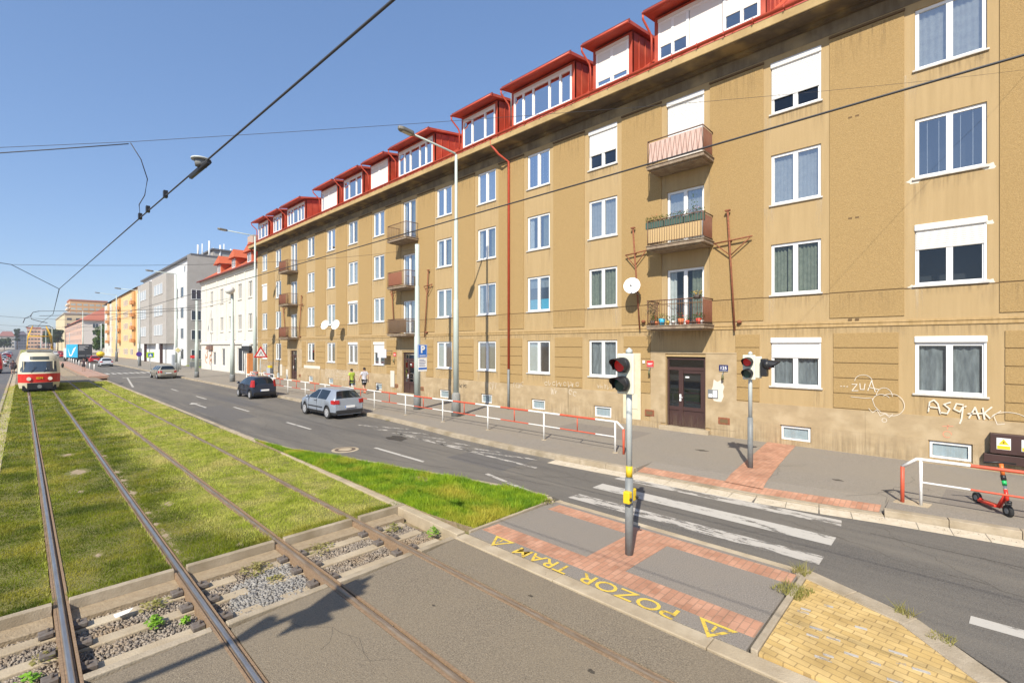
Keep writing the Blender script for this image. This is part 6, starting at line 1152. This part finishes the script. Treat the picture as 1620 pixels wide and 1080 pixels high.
car('dark navy small hatchback parked behind the silver one', 11.2, 33.5, 3.43, 1.63, navy, c107, 'cars parked along the right kerb', wheels=(.45, 2.79), wr=.28, rear=(.09, .30), front=(2.1, 2.75), glass_st=((.6, 1.5), (1.56, 2.4)), lampz=(.78, 1.25), lamp_tall=True, plate_z=.58)
est = [(0, .56), (.02, .66), (.07, .95), (.11, 1.0), (.32, 1.36), (.45, 1.42), (1.2, 1.46), (2.4, 1.42), (3.2, .98), (3.8, .86), (4.2, .70), (4.36, .48)]
car('beige estate car parked farther along the kerb', 10.85, 61.2, 4.36, 1.72, beige, est, 'cars parked along the right kerb', wheels=(.85, 3.4), rear=(.11, .32), front=(2.4, 3.2), glass_st=((.35, .95), (1.05, 1.7), (1.78, 2.75)), lampz=(.62, .88), lower=M('lower_brown', (.14, .13, .11), .5), rot=R(3))
car('pale silver car driving away beyond the far crossing', 9.95, 104, 4.2, 1.78, silver2, golf, 'distant cars on the right carriageway', rear=(.10, .42), front=(2.2, 3.1))
car('red hatchback just beyond the pale silver car', 10.4, 128, 4.0, 1.72, redc, golf, 'distant cars on the right carriageway', rear=(.10, .42), front=(2.2, 3.1))
for i, (x, y, p) in enumerate(((8.6, 190, redc), (10.7, 215, silver2), (8.6, 240, whitec), (10.8, 262, redc), (8.7, 285, navy))): car(['distant red car near the tram stop', 'distant silver car behind the truck', 'distant white car in the left lane', 'farther red car in the right lane', 'farthest dark car of the right carriageway'][i], x, y, 4.2, 1.75, p, golf, 'distant cars on the right carriageway', rear=(.10, .42), front=(2.2, 3.1))
for i, (x, y, p) in enumerate(((-2.6, 118, whitec), (-2.7, 140, silver2), (-3.2, 165, navy), (-2.8, 190, redc), (-3.4, 215, whitec), (-3.0, 245, silver), (4.0 - 7.6, 275, whitec))): car(['nearest white car on the left road behind the red van', 'silver car on the left road behind the white one', 'dark car on the left road', 'red car on the left road far away', 'white car on the left road farther away', 'silver grey car far on the left road', 'farthest white car on the left road'][i], x, y, 4.2, 1.75, p, golf, 'cars on the left road', rear=(.10, .42), front=(2.2, 3.1))
# red van at the left edge
t = thing('red_van', 'red van cut by the left edge of the photo', 'van', (-2.9, 88, 0)); m = MB(); sec = [(-3.75, .35), (-1.72, .35), (-1.68, 1.2), (-1.85, 2.5), (-2.1, 2.72), (-3.4, 2.72), (-3.65, 2.5), (-3.8, 1.2)]
m.extr([(x, 88, z) for x, z in sec], (0, 4.8, 0)); m.build('body', redc, t, bevel=.06); MB().box(-3.5, -1.98, 87.97, 88.0, 1.5, 2.35).build('rear_window', carglass, t); MB().box(-3.8, -1.66, 87.9, 88.05, .35, .62).build('bumper', black, t); MB().box(-3.4, -2.1, 87.93, 87.99, .95, 1.1).build('number_plate', white, t)
for s in (-3.55, -1.95):
    for y in (88.9, 91.8): MB().tube([(s - .12, y, .33), (s + .12, y, .33)], .33, 16).build('wheel', rubber, t)
    MB().box(s - .1, s + .1, 87.96, 87.995, 1.1, 1.5).build('tail_light', lampred, t)
# truck with the blue side and the dark doors
t = thing('box_truck', 'truck with a bright blue side with white swoosh and dark rear doors', 'truck', (9.9, 141, 0)); A_ = Vector((8.6, 141.5, 0)); dy = Vector((math.sin(R(-12)), math.cos(R(-12)), 0)); dx = Vector((dy.y, -dy.x, 0)); Lk = 7.2; Wk = 2.5
cyan = M('truck_blue', (.02, .36, .62), .5); dk = M('truck_dark', (.05, .055, .065), .5)
def pbox(o, a0, a1, b0, b1, z0, z1, mb=None): mb = mb or MB(); q = [o + dx * a + dy * b for a, b in ((a0, b0), (a1, b0), (a1, b1), (a0, b1))]; mb.extr([(v.x, v.y, z0) for v in q], (0, 0, z1 - z0)); return mb
pbox(A_, 0, Wk, 0, Lk, .95, 3.9).build('cargo_box', cyan, t); pbox(A_, .0, Wk, -.05, -.005, .95, 3.92).build('rear_doors', dk, t); pbox(A_, .1, Wk - .1, .1, Lk + 2, .5, .93).build('chassis', black, t); pbox(A_, .1, Wk - .1, Lk + .4, Lk + 2.2, .5, 3.0).build('cab', whitec, t, bevel=.08)
for i, (a, b) in enumerate(((.2, 1.9), (.2, 1.3), (.2, 1.7), (.2, 1.0), (.2, 1.2))): pbox(A_, a, b, -.07, -.055, 3.55 - .25 * i, 3.63 - .25 * i).build('white_line', white, t)
pbox(A_, .2, 1.2, -.07, -.055, 1.35, 1.42).build('white_line', white, t); pbox(A_, 1.5, 2.3, -.07, -.055, 1.35, 1.42).build('white_line', white, t)
m = MB(); sw = [(1.2, 3.0), (2.4, 1.6), (3.4, 1.5), (4.6, 2.9), (6.4, 3.4), (4.9, 2.2), (3.6, 1.25), (2.2, 1.25)]; m.extr([tuple(A_ - dx * .02 + dy * (Lk - a) + Vector((0, 0, b))) for a, b in sw], dx * .015); m.build('swoosh', white, t)
for b in (1.2, 2.3, Lk + 1.3):
    for a in (.15, Wk - .15): c = A_ + dx * a + dy * b; MB().tube([tuple(c - dx * .14 + Vector((0, 0, .48))), tuple(c + dx * .14 + Vector((0, 0, .48)))], .48, 16).build('wheel', rubber, t)
t = thing('yellow_machine', 'small yellow round tank beside the truck', 'machine', (11.9, 141, .1)); MB().ball((12.4, 141, 1.7), .75, 1, 1, .8, 12, 8).build('tank', yellow, t); MB().box(12.0, 12.8, 140.7, 141.4, .2, 1.2).build('frame', black, t)
# white barrier posts on the tram stop
for i in range(9):
    o = MB().tube([(6.75, 84 + i * 6, .16), (6.75, 84 + i * 6, 1.1)], .07, 6).build('bollard', whitep); tag(o, ['nearest', 'second', 'third', 'fourth', 'fifth', 'sixth', 'seventh', 'eighth', 'farthest'][i] + ' white bollard in the row along the tram stop platform', 'bollard', 'row of bollards along the tram stop')
# ---------------------------------------------------------------- tram
t = thing('tram', 'cream and red tram coming along the left track', 'tram', (1.04, 51.4, 0)); TXc = 1.04; YF = 51.4; LT = 14.0
tc_ = M('tram_cream', (.66, .60, .44), .4, (.60, .54, .39), 1.2); trd = M('tram_red', (.56, .028, .02), .35); tgl = M('tram_glass', (.05, .07, .10), .1, spec=.8)
rows = [(.28, .93, .18), (.62, .98, .06), (.72, .99, .03), (1.40, 1.0, .0), (1.52, 1.0, .02), (2.36, .955, .20), (2.46, .945, .25), (2.74, .90, .36), (2.90, .80, .55), (3.02, .55, .95), (3.05, 0.001, 2.0)]
def ring(z, k, yo):
    P_ = []; hw = 1.25 * k; n = 12
    for i in range(n + 1): u = -1 + 2 * i / n; P_.append((TXc + hw * u * (1 if abs(u) < .99 else 1), YF + yo + .62 * abs(u) ** 3.0, z))
    P_ += [(TXc + hw, YF + LT * f_, z) for f_ in (.12, .135, .25, .265, .38, .395, .51, .525, .64, .655, .77, .785, .93)]; m_ = 6
    P_ += [(TXc + hw * (1 - 2 * i / m_), YF + LT - yo - .3 * abs(1 - 2 * i / m_) ** 3, z) for i in range(m_ + 1)]
    P_ += [(TXc - hw, YF + LT * f_, z) for f_ in (.93, .785, .77, .655, .64, .525, .51, .395, .38, .265, .25, .135, .12)]; return P_
RG = [ring(*r) for r in rows]; NR = len(RG[0]); parts = {'body': [], 'red_band': [], 'windscreen': [], 'side_window': [], 'destination_display': []}
for j in range(len(rows) - 1):
    for i in range(NR):
        q = (j * NR + i, j * NR + (i + 1) % NR, (j + 1) * NR + (i + 1) % NR, (j + 1) * NR + i); nm = 'body'; fr = i < 12
        if j == 2: nm = 'red_band'
        if j == 4: nm = 'windscreen' if 1 <= i <= 10 else 'side_window' if (13 <= i <= 24 and (i - 13) % 2 == 1) or (NR - 13 <= i < NR and (i - (NR - 13)) % 2 == 1) else 'body'
        if j == 6 and 3 <= i <= 8: nm = 'destination_display'
        parts[nm].append(q)
Vt = [p for r in RG for p in r]
for nm, F_ in parts.items():
    used = sorted({v for f in F_ for v in f}); mp = {v: k for k, v in enumerate(used)}; mb = MB(); mb.add([Vt[v] for v in used], [tuple(mp[v] for v in f) for f in F_], nm in ('body',)); mb.build(nm, {'body': tc_, 'red_band': trd, 'windscreen': tgl, 'side_window': tgl, 'destination_display': M('display_dark', (.07, .08, .075), .3)}[nm], t, flip=2)
MB().box(TXc - 1.0, TXc + 1.0, YF + .35, YF + LT - .4, .1, .5).build('undercarriage', black, t); MB().box(TXc - .72, TXc + .78, YF + .0, YF + .45, .22, .70).build('coupler_recess', black, t); MB().tube([(TXc, YF - .18, .42), (TXc, YF + .3, .42)], .14, 10).build('coupler', darkgalv, t)
for s in (-.62, .62): h_ = MB().tube([(TXc + s, YF - .02, 1.02), (TXc + s, YF + .16, 1.02)], .135, 14).build('headlight', M('headlight', (.8, .74, .62), .2), t)
for s in (-1.0, 1.0): MB().tube([(TXc + s, YF + .40, 1.0), (TXc + s, YF + .5, 1.0)], .07, 8).build('indicator', M('indicator', (.7, .45, .3), .3), t)
text('fleet_number', '8274', .2, (TXc, YF - .005, 1.06), (1, 0, 0), (0, 0, 1), yellow, t, ext=.012, bold=.006); MB().box(TXc + .13, TXc + .18, YF + .03, YF + .12, 1.55, 2.34).build('screen_pillar', tc_, t) if 0 else None
MB().box(TXc - .95, TXc - .88, YF + .32, YF + .42, 1.54, 2.36).build('screen_pillar', tc_, t); MB().box(TXc + .78, TXc + .85, YF + .25, YF + .36, 1.54, 2.36).build('screen_pillar', tc_, t)
for s in (-.5, .25): MB().tube([(TXc + s, YF + .03, 1.5), (TXc + s + .25, YF + .06, 1.95)], .015, 5).build('wiper', black, t)
d_ = thing('person', 'tram driver in blue sitting behind the windscreen', 'person', (TXc - .35, YF + 1.0, 1.0)) if 0 else None
for s in (-1.36, 1.38): MB().ball((TXc + s, YF + .35, 2.0), .15, .6, .5, 1.4, 8, 6).build('mirror', black, t)
t.scale = (.94, 1, 1); t.location.x = .97
rg = MB(); rg.box(TXc - .8, TXc + .8, YF + 2.5, YF + 6, 3.05, 3.25); rg.build('roof_equipment', darkgalv, t, bevel=.03); MB().box(TXc - .7, TXc + .7, YF + 8, YF + 11, 3.05, 3.3).build('roof_equipment', M('roof_ochre', (.45, .27, .10), .7), t, bevel=.03)
py = M('pantograph_yellow', (.68, .40, .04), .5); m = MB(); zc = 5.25
for s in (-.78, .78):
    m.tube([(TXc + s, YF + 2.6, 3.28), (TXc + s, YF + 5.2, 3.28)], .04, 6); m.tube([(TXc + s, YF + 3.2, 3.3), (TXc + s * .9, YF + 2.2, 4.35), (TXc + s * .55, YF + 3.8, zc - .08)], .045, 6); m.tube([(TXc + s, YF + 4.6, 3.3), (TXc + s * .9, YF + 5.5, 4.35), (TXc + s * .55, YF + 3.95, zc - .08)], .045, 6)
m.tube([(TXc - .7, YF + 2.2, 4.35), (TXc + .7, YF + 2.2, 4.35)], .025, 5); m.tube([(TXc - .7, YF + 5.5, 4.35), (TXc + .7, YF + 5.5, 4.35)], .025, 5); p_ = m.build('pantograph', py, t)
m = MB(); m.tube([(TXc - .85, YF + 3.87, zc - .2), (TXc - .6, YF + 3.87, zc - .02), (TXc + .6, YF + 3.87, zc - .02), (TXc + .85, YF + 3.87, zc - .2)], .03, 6); m.build('contact_strip', black, p_)
# ================================================================ PEOPLE
skin = M('skin', (.45, .26, .18), .6); hairm = M('dark_hair', (.03, .02, .015), .8)
def skin_mesh(name, verts, edges, rad, mat, parent, sub=2):
    me = bpy.data.meshes.new(name); off = worldloc(parent); me.from_pydata([tuple(Vector(v) - off) for v in verts], edges, []); me.update(); o = bpy.data.objects.new(name, me); C.objects.link(o); o.parent = parent
    md = o.modifiers.new('skin', 'SKIN'); md.use_smooth_shade = True
    for i, r in enumerate(rad): me.skin_vertices[0].data[i].radius = r if isinstance(r, tuple) else (r, r)
    me.skin_vertices[0].data[0].use_root = True
    s = o.modifiers.new('sub', 'SUBSURF'); s.levels = s.render_levels = sub; me.materials.append(mat); return o
def person(label, x, y, z0, h, heading, shirt, shorts, shoes, stride=1, bag=None):
    k = h / 1.75; ch, sh = math.cos(heading), math.sin(heading)
    W_ = lambda r, f_, z: (x + (r * ch + f_ * -sh) * k, y + (r * sh + f_ * ch) * k, z0 + z * k)      # r right, f forward, heading 0 = +Y
    t = thing('person', label, 'person', (x, y, z0), 'two people walking away on the pavement'); s = stride
    J = {'pelvis': (0, 0, .92), 'spine': (0, .01, 1.12), 'chest': (0, .02, 1.32), 'neck': (0, .01, 1.49), 'head': (0, .03, 1.60), 'crown': (0, .02, 1.71),
         'hr': (.09, 0, .88), 'kr': (.10, .17 * s, .50), 'ar': (.10, .22 * s, .10), 'tr': (.11, .36 * s, .04), 'hl': (-.09, 0, .88), 'kl': (-.10, -.06 * s, .49), 'al': (-.10, -.36 * s, .14), 'tl': (-.11, -.26 * s, .04),
         'sr': (.17, 0, 1.42), 'er': (.24, -.10 * s, 1.15), 'wr': (.27, -.02 * s, .90), 'sl': (-.17, 0, 1.42), 'el': (-.25, .06 * s, 1.15), 'wl': (-.30, .16 * s, .92)}
    nm = list(J); ed = [('pelvis', 'spine'), ('spine', 'chest'), ('chest', 'neck'), ('neck', 'head'), ('head', 'crown'), ('pelvis', 'hr'), ('hr', 'kr'), ('kr', 'ar'), ('ar', 'tr'), ('pelvis', 'hl'), ('hl', 'kl'), ('kl', 'al'), ('al', 'tl'), ('chest', 'sr'), ('sr', 'er'), ('er', 'wr'), ('chest', 'sl'), ('sl', 'el'), ('el', 'wl')]
    rad = {'pelvis': (.13, .10), 'spine': (.115, .09), 'chest': (.135, .10), 'neck': .05, 'head': (.078, .09), 'crown': .055, 'hr': .085, 'kr': .055, 'ar': .038, 'tr': .035, 'hl': .085, 'kl': .055, 'al': .038, 'tl': .035, 'sr': .055, 'er': .04, 'wr': .028, 'sl': .055, 'el': .04, 'wl': .028}
    V = [W_(*J[n]) for n in nm]; E_ = [(nm.index(a), nm.index(b)) for a, b in ed]; Rr = [tuple(q * k for q in rad[n]) if isinstance(rad[n], tuple) else rad[n] * k for n in nm]
    for w_, sx in (('wr', 1), ('wl', -1)):        # palm and five fingers
        wx, wy, wz = J[w_]; base = nm.index(w_); V.append(W_(wx + sx * .005, wy + .02, wz - .07)); E_.append((base, len(V) - 1)); Rr.append((.02 * k, .034 * k)); pi_ = len(V) - 1
        for q, (df, ln) in enumerate(((.03, .07), (.012, .08), (-.008, .075), (-.026, .06))):
            V.append(W_(wx + sx * .005, wy + .02 + df, wz - .10)); E_.append((pi_, len(V) - 1)); Rr.append(.009 * k); V.append(W_(wx - sx * .01, wy + .025 + df, wz - .10 - ln)); E_.append((len(V) - 2, len(V) - 1)); Rr.append(.008 * k)
        V.append(W_(wx - sx * .01, wy + .065, wz - .09)); E_.append((pi_, len(V) - 1)); Rr.append(.01 * k)
    skin_mesh('body', V, E_, Rr, skin, t)
    g = 1.18; N = ['pelvis', 'spine', 'chest', 'sr', 'er_', 'sl', 'el_', 'nk', 'hem']; JJ = dict(J); JJ['er_'] = tuple(J['sr'][i] * .35 + J['er'][i] * .65 for i in range(3)); JJ['el_'] = tuple(J['sl'][i] * .35 + J['el'][i] * .65 for i in range(3)); JJ['nk'] = (0, .01, 1.455); JJ['hem'] = (0, 0, .84)
    rr = {'pelvis': (.16, .13), 'spine': (.15, .12), 'chest': (.165, .125), 'sr': .08, 'er_': .065, 'sl': .08, 'el_': .065, 'nk': .065, 'hem': (.165, .135)}
    skin_mesh('shirt', [W_(*JJ[n]) for n in N], [(8, 0), (0, 1), (1, 2), (2, 3), (3, 4), (2, 5), (5, 6), (2, 7)], [tuple(q * k for q in rr[n]) if isinstance(rr[n], tuple) else rr[n] * k for n in N], shirt, t)
    kr = tuple(J['hr'][i] * .15 + J['kr'][i] * .85 for i in range(3)); kl = tuple(J['hl'][i] * .15 + J['kl'][i] * .85 for i in range(3))
    skin_mesh('shorts', [W_(0, 0, .93), W_(*J['hr']), W_(*kr), W_(*J['hl']), W_(*kl)], [(0, 1), (1, 2), (0, 3), (3, 4)], [(.14 * k, .12 * k), .11 * k, .085 * k, .11 * k, .085 * k], shorts, t)
    for a, b in (('ar', 'tr'), ('al', 'tl')): skin_mesh('shoe', [W_(J[a][0], J[a][1] - .05, J[a][2] - .03), W_(*J[a]), W_(J[b][0], J[b][1] + .02, J[b][2] + .005)], [(0, 1), (1, 2)], [.04 * k, .048 * k, .04 * k], shoes, t)
    hx, hy, hz = W_(0, .015, 1.655); m = MB(); m.ball((hx, hy, hz), .102 * k, .9, 1.02, 1.0, 14, 10); m.build('hair', hairm, t)
    fx, fy, fz = W_(0, .125, 1.60); m = MB(); m.ball((fx, fy, fz), .022 * k, .7, 1, 1, 8, 6); m.build('nose', skin, t)
    for e in (-.033, .033): ex, ey, ez = W_(e, .112, 1.625); MB().ball((ex, ey, ez), .012 * k, n=8, m=6).build('eye', hairm, t); ex, ey, ez = W_(e * 2.7, .03, 1.60); MB().ball((ex, ey, ez), .03 * k, .4, .7, 1, 8, 6).build('ear', skin, t)
    m1 = W_(0, .118, 1.56); MB().ball(m1, .022 * k, 1.1, .4, .3, 8, 5).build('mouth', M('lips', (.35, .13, .1), .6), t)
    return t
person('person in a lime green t-shirt and dark shorts walking away beside the wall', 16.1, 31.0, .17, 1.78, R(4), M('lime_shirt', (.38, .48, .06), .8), M('dark_shorts', (.03, .03, .035), .8), M('dark_shoes', (.04, .04, .04), .7), -1)
person('person in a pale grey t-shirt and black shorts walking away, right of the green shirt', 16.75, 30.4, .17, 1.86, R(-3), M('pale_shirt', (.50, .50, .56), .8), M('black_shorts', (.02, .02, .022), .8), M('orange_shoes', (.5, .12, .05), .7), 1)
p = person('person in dark clothes standing between the tram and the red van', -.72, 84, .02, 1.8, R(180), M('dark_jacket', (.06, .03, .035), .8), M('dark_trousers', (.03, .03, .035), .8), M('dark_shoes', (.04, .04, .04), .7), .5); del p['group']
p = person('person in dark clothes waiting at the far tram stop', 5.7, 84, .16, 1.8, R(170), M('dark_jacket', (.06, .03, .035), .8), M('dark_trousers', (.03, .03, .035), .8), M('dark_shoes', (.04, .04, .04), .7), .2); del p['group']

# ================================================================ HAZE
hz = bpy.data.materials.new('haze'); hz.use_nodes = True; t = hz.node_tree; t.nodes.remove(t.nodes['Principled BSDF']); pv = t.nodes.new('ShaderNodeVolumePrincipled'); pv.inputs['Color'].default_value = (.86, .90, .97, 1); pv.inputs['Density'].default_value = .0003; pv.inputs['Anisotropy'].default_value = .2
t.links.new(pv.outputs[0], t.nodes['Material Output'].inputs['Volume'])
o = MB().box(-3050, 3050, -550, 4550, -1.4, 46).build('haze', hz); o['kind'] = 'stuff'
